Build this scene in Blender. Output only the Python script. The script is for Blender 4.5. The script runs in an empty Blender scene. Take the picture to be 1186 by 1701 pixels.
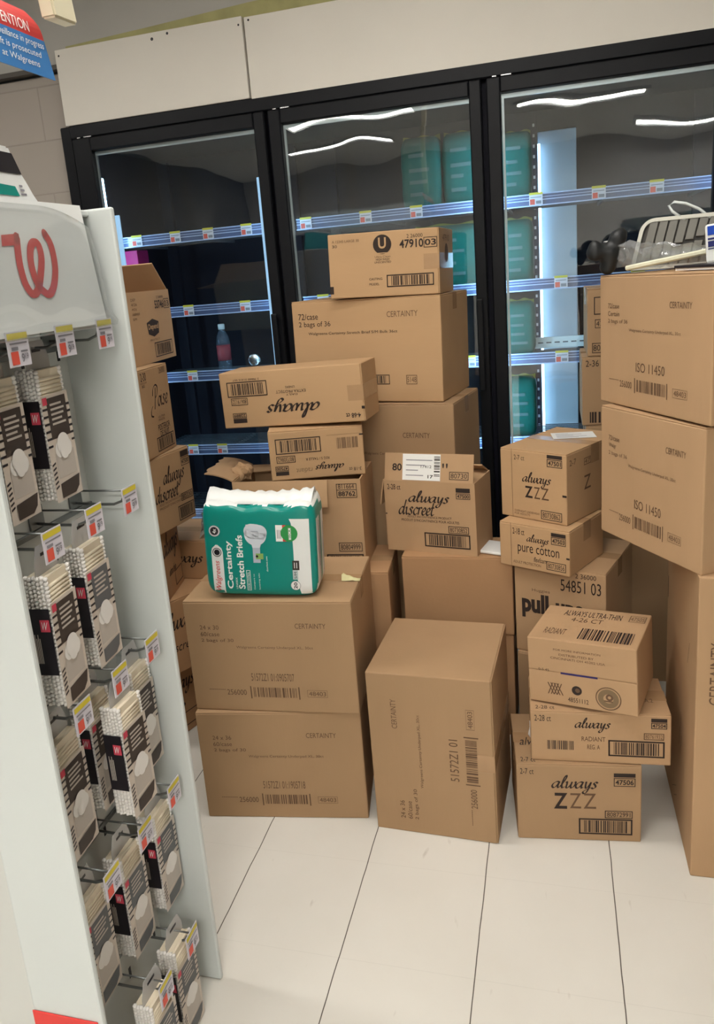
import bpy, bmesh, math, random
from mathutils import Vector, Matrix, Euler
random.seed(7)
S = bpy.context.scene
C = S.collection
PI = math.pi

# ------------------------------------------------------------------ camera, world, exposure
cam_d = bpy.data.cameras.new('camera')
cam = bpy.data.objects.new('camera', cam_d)
C.objects.link(cam)
cr = Vector((0.96118402, 0.26279563, -0.08404607))
cu = Vector((0.01442366, 0.25633979, 0.96647911))
cf = Vector((-0.27553084, 0.93017653, -0.24259923))
M = Matrix((cr, cu, -cf)).transposed().to_4x4()
M.translation = (0, 0, 1.5)
cam.matrix_world = M
cam_d.sensor_fit = 'VERTICAL'
cam_d.sensor_height = 36.0
cam_d.lens = 1321.0 / 1701.0 * 36.0
cam_d.shift_x = 49.0 / 1701.0
cam_d.shift_y = -67.0 / 1701.0
cam_d.clip_start = 0.02
S.camera = cam
S.view_settings.view_transform = 'Standard'
S.view_settings.look = 'None'
S.view_settings.gamma = 1.0
S.view_settings.use_curve_mapping = False
S.view_settings.exposure = 0.44
S.cycles.use_denoising = True
S.cycles.max_bounces = 8
S.cycles.diffuse_bounces = 4
S.cycles.glossy_bounces = 4
S.cycles.transparent_max_bounces = 16
S.cycles.sample_clamp_indirect = 4.0
W = bpy.data.worlds.new('world')
S.world = W
W.use_nodes = True
W.node_tree.nodes['Background'].inputs[0].default_value = (0.9, 0.95, 1.0, 1)
W.node_tree.nodes['Background'].inputs[1].default_value = 0.05
LAMP = 48.0          # emission of the ceiling troffers
LAMP_COL = (1.0, 0.965, 0.905)

# ------------------------------------------------------------------ materials
def mat(name, col, rough=0.6, spec=0.3, metal=0.0, noise=0.0, nscale=8.0, bump=0.0, bscale=60.0, emit=None, estr=0.0,
        stretch=None, alpha=1.0, coat=0.0):
    m = bpy.data.materials.new(name)
    m.use_nodes = True
    nt = m.node_tree
    b = nt.nodes['Principled BSDF']
    b.inputs['Base Color'].default_value = (*col, 1)
    b.inputs['Roughness'].default_value = rough
    b.inputs['Specular IOR Level'].default_value = spec
    b.inputs['Metallic'].default_value = metal
    b.inputs['Alpha'].default_value = alpha
    b.inputs['Coat Weight'].default_value = coat
    if emit:
        b.inputs['Emission Color'].default_value = (*emit, 1)
        b.inputs['Emission Strength'].default_value = estr
    if noise or bump:
        tc = nt.nodes.new('ShaderNodeTexCoord')
        mp = nt.nodes.new('ShaderNodeMapping')
        if stretch:
            mp.inputs['Scale'].default_value = stretch
        nt.links.new(tc.outputs['Object'], mp.inputs['Vector'])
    if noise:
        n = nt.nodes.new('ShaderNodeTexNoise')
        n.inputs['Scale'].default_value = nscale
        n.inputs['Detail'].default_value = 4
        nt.links.new(mp.outputs[0], n.inputs['Vector'])
        r = nt.nodes.new('ShaderNodeMapRange')
        r.inputs['From Min'].default_value = 0.3
        r.inputs['From Max'].default_value = 0.7
        r.inputs['To Min'].default_value = 1 - noise
        r.inputs['To Max'].default_value = 1 + noise
        nt.links.new(n.outputs['Fac'], r.inputs['Value'])
        mx = nt.nodes.new('ShaderNodeVectorMath')
        mx.operation = 'SCALE'
        mx.inputs[0].default_value = col
        nt.links.new(r.outputs[0], mx.inputs['Scale'])
        nt.links.new(mx.outputs[0], b.inputs['Base Color'])
    if bump:
        n2 = nt.nodes.new('ShaderNodeTexNoise')
        n2.inputs['Scale'].default_value = bscale
        n2.inputs['Detail'].default_value = 3
        nt.links.new(mp.outputs[0], n2.inputs['Vector'])
        bp = nt.nodes.new('ShaderNodeBump')
        bp.inputs['Strength'].default_value = bump
        bp.inputs['Distance'].default_value = 0.01
        nt.links.new(n2.outputs['Fac'], bp.inputs['Height'])
        nt.links.new(bp.outputs[0], b.inputs['Normal'])
    return m

def clear_mat(name, tint=(1, 1, 1), ior=1.5, rough=0.02, bump=0.0, bscale=3.0, haze=0.0, hazecol=(0.8, 0.8, 0.8)):
    """transparent pane with a Fresnel reflection (glass doors, clear plastic)"""
    m = bpy.data.materials.new(name)
    m.use_nodes = True
    nt = m.node_tree
    nt.nodes.remove(nt.nodes['Principled BSDF'])
    out = nt.nodes['Material Output']
    tr = nt.nodes.new('ShaderNodeBsdfTransparent')
    tr.inputs[0].default_value = (*tint, 1)
    gl = nt.nodes.new('ShaderNodeBsdfGlossy')
    gl.inputs['Roughness'].default_value = rough
    fr = nt.nodes.new('ShaderNodeFresnel')
    ge = nt.nodes.new('ShaderNodeNewGeometry')      # same reflectance from both sides of the thin sheet
    mr = nt.nodes.new('ShaderNodeMapRange')
    mr.inputs['To Min'].default_value = ior
    mr.inputs['To Max'].default_value = 1.0 / ior
    nt.links.new(ge.outputs['Backfacing'], mr.inputs['Value'])
    nt.links.new(mr.outputs[0], fr.inputs['IOR'])
    mx = nt.nodes.new('ShaderNodeMixShader')
    nt.links.new(fr.outputs[0], mx.inputs[0])
    base = tr
    if haze:
        df = nt.nodes.new('ShaderNodeBsdfDiffuse')
        df.inputs[0].default_value = (*hazecol, 1)
        m2 = nt.nodes.new('ShaderNodeMixShader')
        m2.inputs[0].default_value = haze
        nt.links.new(tr.outputs[0], m2.inputs[1])
        nt.links.new(df.outputs[0], m2.inputs[2])
        base = m2
    nt.links.new(base.outputs[0], mx.inputs[1])
    nt.links.new(gl.outputs[0], mx.inputs[2])
    nt.links.new(mx.outputs[0], out.inputs[0])
    if bump:
        tc = nt.nodes.new('ShaderNodeTexCoord')
        n = nt.nodes.new('ShaderNodeTexNoise')
        n.inputs['Scale'].default_value = bscale
        n.inputs['Detail'].default_value = 2
        nt.links.new(tc.outputs['Object'], n.inputs['Vector'])
        bp = nt.nodes.new('ShaderNodeBump')
        bp.inputs['Strength'].default_value = bump
        bp.inputs['Distance'].default_value = 0.01
        nt.links.new(n.outputs['Fac'], bp.inputs['Height'])
        nt.links.new(bp.outputs[0], gl.inputs['Normal'])
        nt.links.new(bp.outputs[0], fr.inputs['Normal'])
    return m

CARD = [mat('cardboard_a', (0.45, 0.285, 0.158), 0.8, 0.15, noise=0.06, nscale=5, bump=0.05, bscale=90, stretch=(1, 1, 0.25)),
        mat('cardboard_b', (0.39, 0.248, 0.138), 0.8, 0.15, noise=0.06, nscale=4, bump=0.05, bscale=90, stretch=(1, 1, 0.25)),
        mat('cardboard_c', (0.47, 0.296, 0.158), 0.8, 0.15, noise=0.06, nscale=5, bump=0.05, bscale=90, stretch=(0.25, 1, 1)),
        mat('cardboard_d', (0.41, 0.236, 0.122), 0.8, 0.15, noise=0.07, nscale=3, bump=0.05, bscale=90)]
CARD_IN = mat('cardboard_inside', (0.40, 0.245, 0.130), 0.85, 0.1, noise=0.08, nscale=6, bump=0.08, bscale=70)
INK = mat('ink_dark', (0.035, 0.024, 0.020), 0.7, 0.2)
INK_SOFT = mat('ink_faded', (0.135, 0.078, 0.045), 0.75, 0.2)
INK_PALE = mat('ink_pale', (0.20, 0.135, 0.075), 0.75, 0.2)
INK_BLUE = mat('ink_purple', (0.035, 0.025, 0.11), 0.6, 0.2)
TAPE = mat('packing_tape', (0.40, 0.245, 0.13), 0.22, 0.5, noise=0.05, nscale=20, bump=0.05, bscale=25)
WHITE_PAPER = mat('white_paper', (0.78, 0.77, 0.74), 0.6, 0.2)
WHITE_INK = mat('white_ink', (0.85, 0.85, 0.83), 0.5, 0.3)
BLACK = mat('black_frame', (0.006, 0.0065, 0.0085), 0.42, 0.18, noise=0.1, nscale=5)
BLACK_IN = mat('cooler_liner', (0.008, 0.008, 0.014), 0.6, 0.15)
WHITE_PL = mat('white_panel', (0.62, 0.655, 0.64), 0.38, 0.35, noise=0.015, nscale=3)
GREY_PL = mat('grey_white_panel', (0.60, 0.61, 0.58), 0.5, 0.3, noise=0.02, nscale=3)
METAL = mat('hook_metal', (0.20, 0.21, 0.21), 0.35, 0.5, metal=0.8)
CHROME = mat('aluminium', (0.75, 0.76, 0.78), 0.25, 0.5, metal=1.0)
RED = mat('red_print', (0.62, 0.055, 0.050), 0.5, 0.3)
SIGN_RED = mat('sign_red', (0.55, 0.045, 0.045), 0.4, 0.4)
SIGN_BLUE = mat('sign_blue', (0.045, 0.20, 0.50), 0.4, 0.4)
YELLOW = mat('tag_yellow', (0.66, 0.55, 0.05), 0.5, 0.3)
TAG_WHITE = mat('tag_white', (0.72, 0.69, 0.76), 0.5, 0.3)
TAG_RED = mat('tag_red', (0.75, 0.11, 0.075), 0.5, 0.3)
TAG_GREY = mat('tag_grey', (0.25, 0.24, 0.27), 0.5, 0.3)
GREEN = mat('green_film', (0.0, 0.235, 0.195), 0.28, 0.5, noise=0.06, nscale=4, bump=0.12, bscale=9)
GREEN_B = mat('green_bag', (0.0, 0.085, 0.066), 0.5, 0.1, noise=0.10, nscale=6, bump=0.15, bscale=12)
FILM_WHITE = mat('white_film', (0.80, 0.81, 0.79), 0.3, 0.5, noise=0.03, nscale=5, bump=0.12, bscale=10)
PANEL_BEIGE = mat('fascia_paint', (0.78, 0.735, 0.66), 0.6, 0.2, noise=0.03, nscale=2.5)
LABEL_DARK = mat('label_brown', (0.055, 0.042, 0.036), 0.5, 0.3)
LABEL_BLACK = mat('label_black', (0.012, 0.010, 0.014), 0.4, 0.4)
LABEL_BEIGE = mat('label_beige', (0.62, 0.545, 0.47), 0.5, 0.3)
LABEL_PALE = mat('label_pale', (0.50, 0.45, 0.40), 0.5, 0.3)
PINK = mat('label_rose', (0.60, 0.06, 0.10), 0.5, 0.3)
STICK = mat('swab_stick', (0.74, 0.65, 0.50), 0.6, 0.3)
COTTON = mat('cotton_tip', (0.80, 0.77, 0.73), 0.9, 0.1)
CLEAR = clear_mat('clear_plastic', (0.94, 0.95, 0.95), 1.45, 0.08, haze=0.05, hazecol=(0.75, 0.75, 0.73))
WRAP = clear_mat('clear_wrap', (0.90, 0.91, 0.92), 1.45, 0.08, bump=0.6, bscale=40, haze=0.12)
GLASS = clear_mat('door_glass', (0.90, 0.94, 0.95), 1.76, 0.012, bump=0.6, bscale=1.6)

# ------------------------------------------------------------------ helpers
def tag(o, label, cat, group=None):
    o['label'] = label
    o['category'] = cat
    if group:
        o['group'] = group
    return o

def thing(name, label, cat, loc=(0, 0, 0), rot=(0, 0, 0), group=None, mode='YXZ'):
    o = bpy.data.objects.new(name, None)
    C.objects.link(o)
    o.empty_display_size = 0.05
    o.rotation_mode = mode
    o.location = loc
    o.rotation_euler = rot
    return tag(o, label, cat, group)

def link(name, me, parent=None, loc=None, kind=None):
    o = bpy.data.objects.new(name, me)
    C.objects.link(o)
    if parent:
        o.parent = parent
    if loc:
        o.location = loc
    if kind:
        o['kind'] = kind
    return o

def bm_obj(name, bm, m, parent=None, smooth=False, kind=None, loc=None):
    me = bpy.data.meshes.new(name)
    bm.normal_update()
    bm.to_mesh(me)
    bm.free()
    for mm in (m if isinstance(m, (list, tuple)) else [m]):
        me.materials.append(mm)
    if smooth:
        me.polygons.foreach_set('use_smooth', [True] * len(me.polygons))
    return link(name, me, parent, loc, kind)

def box(bm, lo, hi, mi=0, bev=0.0, seg=1, M=None):
    r = bmesh.ops.create_cube(bm, size=1)
    vs = r['verts']
    lo, hi = Vector(lo), Vector(hi)
    for v in vs:
        v.co = Vector((lo[i] + (v.co[i] + 0.5) * (hi[i] - lo[i]) for i in range(3)))
    fs = set(f for v in vs for f in v.link_faces)
    for f in fs:
        f.material_index = mi
    if bev:
        es = list(set(e for v in vs for e in v.link_edges))
        rr = bmesh.ops.bevel(bm, geom=es, offset=bev, segments=seg, profile=0.5, affect='EDGES')
        for f in rr['faces']:
            f.material_index = mi
        vs = list(set(v for f in rr['faces'] for v in f.verts))
    if M is not None:
        bmesh.ops.transform(bm, matrix=M, verts=vs)
    return vs

def boxobj(name, lo, hi, m, parent=None, bev=0.0, kind=None, seg=1):
    bm = bmesh.new()
    box(bm, lo, hi, 0, bev, seg)
    return bm_obj(name, bm, m, parent, kind=kind)

def tube(bm, pts, r, n=8, mi=0, closed=False):
    pts = [Vector(p) for p in pts]
    rings = []
    N = len(pts)
    for i, p in enumerate(pts):
        a = pts[i - 1] if (i > 0 or closed) else p
        b = pts[(i + 1) % N] if (i < N - 1 or closed) else p
        t = (b - a).normalized()
        ref = Vector((0, 0, 1)) if abs(t.z) < 0.9 else Vector((1, 0, 0))
        u = t.cross(ref).normalized()
        w = t.cross(u).normalized()
        rr = r[i] if isinstance(r, (list, tuple)) else r
        rings.append([bm.verts.new(p + (u * math.cos(2 * PI * k / n) + w * math.sin(2 * PI * k / n)) * rr) for k in range(n)])
    for i in range(N if closed else N - 1):
        A, B = rings[i], rings[(i + 1) % N]
        for k in range(n):
            f = bm.faces.new((A[k], A[(k + 1) % n], B[(k + 1) % n], B[k]))
            f.material_index = mi
            f.smooth = True
    if not closed:
        for R_ in (rings[0][::-1], rings[-1]):
            f = bm.faces.new(R_)
            f.material_index = mi

def lathe(bm, prof, n=20, mi=0, cx=0, cy=0):
    rings = []
    for r, z in prof:
        rings.append([bm.verts.new((cx + r * math.cos(2 * PI * k / n), cy + r * math.sin(2 * PI * k / n), z)) for k in range(n)])
    for A, B in zip(rings, rings[1:]):
        for k in range(n):
            f = bm.faces.new((A[k], A[(k + 1) % n], B[(k + 1) % n], B[k]))
            f.material_index = mi
            f.smooth = True
    bm.faces.new(rings[0][::-1]).material_index = mi
    bm.faces.new(rings[-1]).material_index = mi

# ---- flat printing: polygons in a face's own (u,v) metres
_tc = {}
def text_polys(s, style='n'):
    k = (s, style)
    if k not in _tc:
        cu_ = bpy.data.curves.new('glyphs', 'FONT')
        cu_.body = s
        cu_.size = 1
        cu_.resolution_u = 3
        if 'i' in style:
            cu_.shear = 0.3
        if 'b' in style:
            cu_.offset = 0.022
        if 'B' in style:
            cu_.offset = 0.045
        ob = bpy.data.objects.new('glyphs', cu_)
        C.objects.link(ob)
        dg = bpy.context.evaluated_depsgraph_get()
        me = bpy.data.meshes.new_from_object(ob.evaluated_get(dg))
        vs = [(v.co.x, v.co.y) for v in me.vertices]
        fs = [tuple(p.vertices) for p in me.polygons]
        bpy.data.objects.remove(ob)
        bpy.data.curves.remove(cu_)
        bpy.data.meshes.remove(me)
        x0 = min(v[0] for v in vs); x1 = max(v[0] for v in vs)
        y0 = min(v[1] for v in vs); y1 = max(v[1] for v in vs)
        vs = [((x - x0) / (x1 - x0), (y - y0) / (y1 - y0)) for x, y in vs]
        _tc[k] = (vs, fs, (x1 - x0) / (y1 - y0))
    return _tc[k]

def smooth_path(P, n=7):
    out = []
    for i in range(len(P) - 1):
        p0 = P[max(i - 1, 0)]; p1 = P[i]; p2 = P[i + 1]; p3 = P[min(i + 2, len(P) - 1)]
        for k in range(n):
            t = k / n
            out.append(tuple(0.5 * (2 * p1[j] + (p2[j] - p0[j]) * t + (2 * p0[j] - 5 * p1[j] + 4 * p2[j] - p3[j]) * t * t
                                    + (3 * p1[j] - p0[j] - 3 * p2[j] + p3[j]) * t ** 3) for j in (0, 1)))
    out.append(tuple(P[-1]))
    return out

def stroke_polys(P, w0, w1, nib=0.7, n=7):
    Q = smooth_path(P, n)
    L, Rr = [], []
    for i, p in enumerate(Q):
        a = Q[max(i - 1, 0)]; b = Q[min(i + 1, len(Q) - 1)]
        th = math.atan2(b[1] - a[1], b[0] - a[0])
        h = w0 + w1 * abs(math.sin(th - nib))
        L.append((p[0] - math.sin(th) * h, p[1] + math.cos(th) * h))
        Rr.append((p[0] + math.sin(th) * h, p[1] - math.cos(th) * h))
    return [(Rr[i], Rr[i + 1], L[i + 1], L[i]) for i in range(len(Q) - 1)]

GLYPH = {  # script lettering: strokes on an x-height of 1, with advance width
    'a': ([[(.78, .92), (.5, 1.0), (.15, .7), (.05, .28), (.25, 0), (.52, .2), (.8, .95)], [(.82, 1.0), (.72, .35), (.8, .02), (1.0, .18)]], 1.0),
    'l': ([[(.0, .2), (.3, .95), (.48, 1.7), (.38, 2.0), (.22, 1.5), (.16, .5), (.3, 0), (.55, .2)]], .55),
    'w': ([[(.0, .85), (.14, 1.0), (.2, .6), (.2, .1), (.42, .05), (.68, .6), (.74, 1.0)], [(.74, 1.0), (.7, .3), (.85, 0), (1.12, .35), (1.2, .85), (1.08, 1.02)]], 1.25),
    'y': ([[(.05, .9), (.16, 1.0), (.18, .5), (.28, .05), (.5, .2), (.72, 1.0)], [(.74, 1.0), (.66, .1), (.5, -.65), (.25, -.85), (.08, -.6), (.4, -.2), (.85, .15)]], .9),
    's': ([[(.62, .82), (.42, 1.02), (.2, .8), (.42, .5), (.5, .2), (.28, -.02), (.02, .12)]], .75),
    'd': ([[(.72, .9), (.45, 1.0), (.12, .65), (.05, .25), (.25, 0), (.52, .2), (.76, .9)], [(.92, 2.0), (.76, .9), (.7, .3), (.8, 0), (1.0, .2)]], 1.0),
    'i': ([[(.0, .8), (.16, 1.0), (.16, .3), (.3, 0), (.5, .2)], [(.22, 1.45), (.26, 1.5)]], .5),
    'c': ([[(.62, .8), (.42, 1.0), (.14, .7), (.06, .3), (.28, 0), (.66, .22)]], .68),
    'r': ([[(.0, .8), (.16, 1.0), (.14, .4), (.1, 0)], [(.13, .5), (.3, .92), (.5, 1.0), (.56, .85)]], .6),
    'e': ([[(.1, .42), (.4, .52), (.58, .78), (.4, 1.0), (.14, .7), (.08, .28), (.3, 0), (.66, .22)]], .68),
    't': ([[(.3, 1.7), (.2, .8), (.16, .25), (.32, 0), (.6, .2)], [(.02, 1.0), (.5, 1.06)]], .58),
    'o': ([[(.4, 1.0), (.12, .7), (.08, .25), (.34, 0), (.62, .35), (.64, .8), (.4, 1.0)]], .72),
    'P': ([[(.35, 2.0), (.28, .9), (.12, -.2)], [(-.35, 1.2), (-.2, 1.9), (.35, 2.25), (.85, 2.0), (.8, 1.3), (.35, .95)], [(-.35, .2), (-.75, -.2), (-.75, -.75), (-.2, -.9)]], .95),
}
def script_polys(word, w0=0.045, w1=0.075, slant=0.22):
    out = []
    x = 0
    for ch in word:
        st, adv = GLYPH[ch]
        for s in st:
            out += stroke_polys([(x + px, py) for px, py in s], w0, w1, 0.75, 5)
        x += adv
    out = [tuple((px + slant * py, py) for px, py in q) for q in out]
    x0 = min(p[0] for q in out for p in q); x1 = max(p[0] for q in out for p in q)
    y0 = min(p[1] for q in out for p in q); y1 = max(p[1] for q in out for p in q)
    return [tuple(((px - x0) / (x1 - x0), (py - y0) / (y1 - y0)) for px, py in q) for q in out]

class Print:
    """flat ink on one face: O = lower-left corner, U, V = unit directions, N = outward normal"""
    def __init__(s, O, U, V, N, w, h, rot=0, fmap=None):
        s.O, s.U, s.V, s.N = Vector(O), Vector(U), Vector(V), Vector(N)
        s.w, s.h, s.rot, s.fmap = w, h, rot, fmap
        s.polys = []          # (list of (u,v) in 0..1, material index, lift)
        s.mats = []
    def mi(s, m):
        if m not in s.mats:
            s.mats.append(m)
        return s.mats.index(m)
    def add(s, poly, m, lift=0):
        s.polys.append((list(poly), s.mi(m), lift))
        return s
    def _fit(s, pts, bb, rot):
        u0, v0, u1, v1 = bb
        out = []
        for x, y in pts:
            if rot == 180: x, y = 1 - x, 1 - y
            elif rot == 90: x, y = 1 - y, x
            elif rot == 270: x, y = y, 1 - x
            out.append((u0 + x * (u1 - u0), v0 + y * (v1 - v0)))
        return out
    def text(s, t, bb, m=None, style='n', rot=0, lift=0):
        vs, fs, _ = text_polys(t, style)
        P = s._fit(vs, bb, rot)
        i = s.mi(m or INK)
        for f in fs:
            s.polys.append(([P[k] for k in f], i, lift))
        return s
    def script(s, t, bb, m=None, rot=0, w0=0.04, w1=0.085, slant=0.22, lift=0):
        i = s.mi(m or INK)
        for q in script_polys(t, w0, w1, slant):
            s.polys.append((s._fit(q, bb, rot), i, lift))
        return s
    def rect(s, bb, m=None, lift=0):
        u0, v0, u1, v1 = bb
        s.add([(u0, v0), (u1, v0), (u1, v1), (u0, v1)], m or INK, lift)
        return s
    def frame(s, bb, t=0.004, m=None, lift=0):
        u0, v0, u1, v1 = bb
        a, b = t / s.w, t / s.h
        for r in ((u0, v0, u1, v0 + b), (u0, v1 - b, u1, v1), (u0, v0, u0 + a, v1), (u1 - a, v0, u1, v1)):
            s.rect(r, m, lift)
        return s
    def bars(s, bb, m=None, n=26, seed=1, vert=False, lift=0):
        rd = random.Random(seed)
        u0, v0, u1, v1 = bb
        ws = [rd.choice((1, 1, 1, 2, 2, 3)) for _ in range(2 * n + 1)]
        tot = sum(ws)
        x = 0
        for k, w in enumerate(ws):
            if k % 2 == 0:
                a, b = x / tot, (x + w) / tot
                s.rect((u0, v0 + a * (v1 - v0), u1, v0 + b * (v1 - v0)) if vert else (u0 + a * (u1 - u0), v0, u0 + b * (u1 - u0), v1), m, lift)
            x += w
        return s
    def barcode(s, bb, m=None, n=24, seed=1, t=0.004):
        u0, v0, u1, v1 = bb
        s.frame(bb, t, m)
        du, dv = (u1 - u0) * 0.1, (v1 - v0) * 0.12
        return s.bars((u0 + du, v0 + dv, u1 - du, v1 - dv), m, n, seed)
    def boxed(s, t, bb, m=None, rot=0, th=0.002, style='n'):
        u0, v0, u1, v1 = bb
        s.frame(bb, th, m)
        du, dv = (u1 - u0) * 0.08, (v1 - v0) * 0.2
        return s.text(t, (u0 + du, v0 + dv, u1 - du, v1 - dv), m, style, rot)
    def disc(s, cu_, cv, r, m=None, r0=0.0, n=28, lift=0):
        for k in range(n):
            a, b = 2 * PI * k / n, 2 * PI * (k + 1) / n
            f = lambda q, rr: (cu_ + math.cos(q) * rr / s.w, cv + math.sin(q) * rr / s.h)
            if r0:
                s.add([f(a, r0), f(a, r), f(b, r), f(b, r0)], m or INK, lift)
            else:
                s.add([(cu_, cv), f(a, r), f(b, r)], m or INK, lift)
        return s
    def grid(s, L, R_, m, n=20, lift=0):
        """region between the curves u=L(v) and u=R(v), cut into strips so it follows a curved face"""
        for k in range(n):
            v0, v1 = k / n, (k + 1) / n
            for j in range(4):
                f = lambda v, q: (L(v) + (R_(v) - L(v)) * q / 4, v)
                s.add([f(v0, j), f(v0, j + 1), f(v1, j + 1), f(v1, j)], m, lift)
        return s
    def build(s, name, parent, label=None, eps=0.0008):
        if not s.polys:
            return None
        vs, fs, mi = [], [], []
        for poly, m, lift in s.polys:
            b = len(vs)
            for u, v in poly:
                if s.rot == 90: u, v = 1 - v, u
                e = eps + lift * 0.0005
                if s.fmap:
                    vs.append(s.fmap(u, v, e))
                else:
                    vs.append(s.O + s.U * (u * s.w) + s.V * (v * s.h) + s.N * e)
            fs.append(tuple(range(b, b + len(poly))))
            mi.append(m)
        me = bpy.data.meshes.new(name)
        me.from_pydata(vs, [], fs)
        for m in s.mats:
            me.materials.append(m)
        me.polygons.foreach_set('material_index', mi)
        # face every polygon outwards
        bm = bmesh.new()
        bm.from_mesh(me)
        if not s.fmap:
            for f in bm.faces:
                f.normal_update()
                if f.normal.dot(s.N) < 0:
                    f.normal_flip()
        bm.to_mesh(me)
        bm.free()
        o = link(name, me, parent)
        if label:
            o['label'] = label
        return o

def face(w, d, h, side, rot=0):
    if side == 'front': return Print((-w / 2, 0, 0), (1, 0, 0), (0, 0, 1), (0, -1, 0), w, h, rot)
    if side == 'right': return Print((w / 2, 0, 0), (0, 1, 0), (0, 0, 1), (1, 0, 0), d, h, rot)
    if side == 'left': return Print((-w / 2, d, 0), (0, -1, 0), (0, 0, 1), (-1, 0, 0), d, h, rot)
    if side == 'top': return Print((-w / 2, 0, h), (1, 0, 0), (0, 1, 0), (0, 0, 1), w, d, rot)

def carton(P, label, card=0, seam='top', tape=True, group='cardboard cartons piled before the cooler', name='cardboard_carton'):
    """closed shipping carton; P = x y z yaw w d h tilt_x tilt_y of the middle of its lower front edge"""
    x, y, z, yaw, w, d, h, tx, ty = P
    t = thing(name, label, 'box', (x, y, z), (tx, ty, yaw), group)
    m = CARD[card]
    f = 0.003
    bm = bmesh.new()
    if seam == 'top':
        box(bm, (-w / 2, 0, 0), (w / 2, d, h - f), 0, 0.0032, 2)
    elif seam == 'right':
        box(bm, (-w / 2, 0, 0), (w / 2 - f, d, h), 0, 0.0032, 2)
    elif seam == 'front':
        box(bm, (-w / 2, f, 0), (w / 2, d, h), 0, 0.0032, 2)
    else:
        box(bm, (-w / 2, 0, 0), (w / 2, d, h), 0, 0.0032, 2)
    bm_obj('carton_body', bm, m, t)
    for k in (0, 1):
        if seam == 'top':
            boxobj('flap', (-w / 2 + 0.001, 0.001 if k == 0 else d / 2 + 0.0012, h - f), (w / 2 - 0.001, d / 2 - 0.0012 if k == 0 else d - 0.001, h), m, t, 0.001)
        elif seam == 'right':
            boxobj('flap', (w / 2 - f, 0.001, 0.001 if k == 0 else h / 2 + 0.0012), (w / 2, d - 0.001, h / 2 - 0.0012 if k == 0 else h - 0.001), m, t, 0.001)
        elif seam == 'front':
            boxobj('flap', (-w / 2 + 0.001, 0, 0.001 if k == 0 else h / 2 + 0.0012), (w / 2 - 0.001, f, h / 2 - 0.0012 if k == 0 else h - 0.001), m, t, 0.001)
    if tape:
        bm = bmesh.new()
        e = 0.0004
        tw = min(0.048, d * 0.3) / 2
        if seam == 'top':
            box(bm, (-w / 2 - e, d / 2 - tw, h), (w / 2 + e, d / 2 + tw, h + e))
            for sx in (-1, 1):
                box(bm, (sx * (w / 2 + e / 2) - e / 2, d / 2 - tw, h - 0.055), (sx * (w / 2 + e / 2) + e / 2, d / 2 + tw, h + e))
        elif seam == 'right':
            tw = min(0.048, h * 0.3) / 2
            box(bm, (w / 2, -e, h / 2 - tw), (w / 2 + e, d + e, h / 2 + tw))
            for yy in (-e / 2, d + e / 2):
                box(bm, (w / 2 - 0.05, yy - e / 2, h / 2 - tw), (w / 2 + e, yy + e / 2, h / 2 + tw))
        if len(bm.verts):
            bm_obj('tape', bm, TAPE, t)
        else:
            bm.free()
    return t

def open_carton(P, label, card=0, group='cardboard cartons piled before the cooler'):
    x, y, z, yaw, w, d, h, tx, ty = P
    t = thing('open_cardboard_carton', label, 'box', (x, y, z), (tx, ty, yaw), group)
    k = 0.004
    bm = bmesh.new()
    box(bm, (-w / 2, 0, 0), (w / 2, d, k))
    box(bm, (-w / 2, 0, k), (w / 2, k, h), 0)
    box(bm, (-w / 2, d - k, k), (w / 2, d, h), 0)
    box(bm, (-w / 2, k, k), (-w / 2 + k, d - k, h), 0)
    box(bm, (w / 2 - k, k, k), (w / 2, d - k, h), 0)
    bm_obj('carton_body', bm, CARD[card], t)
    return t

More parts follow.
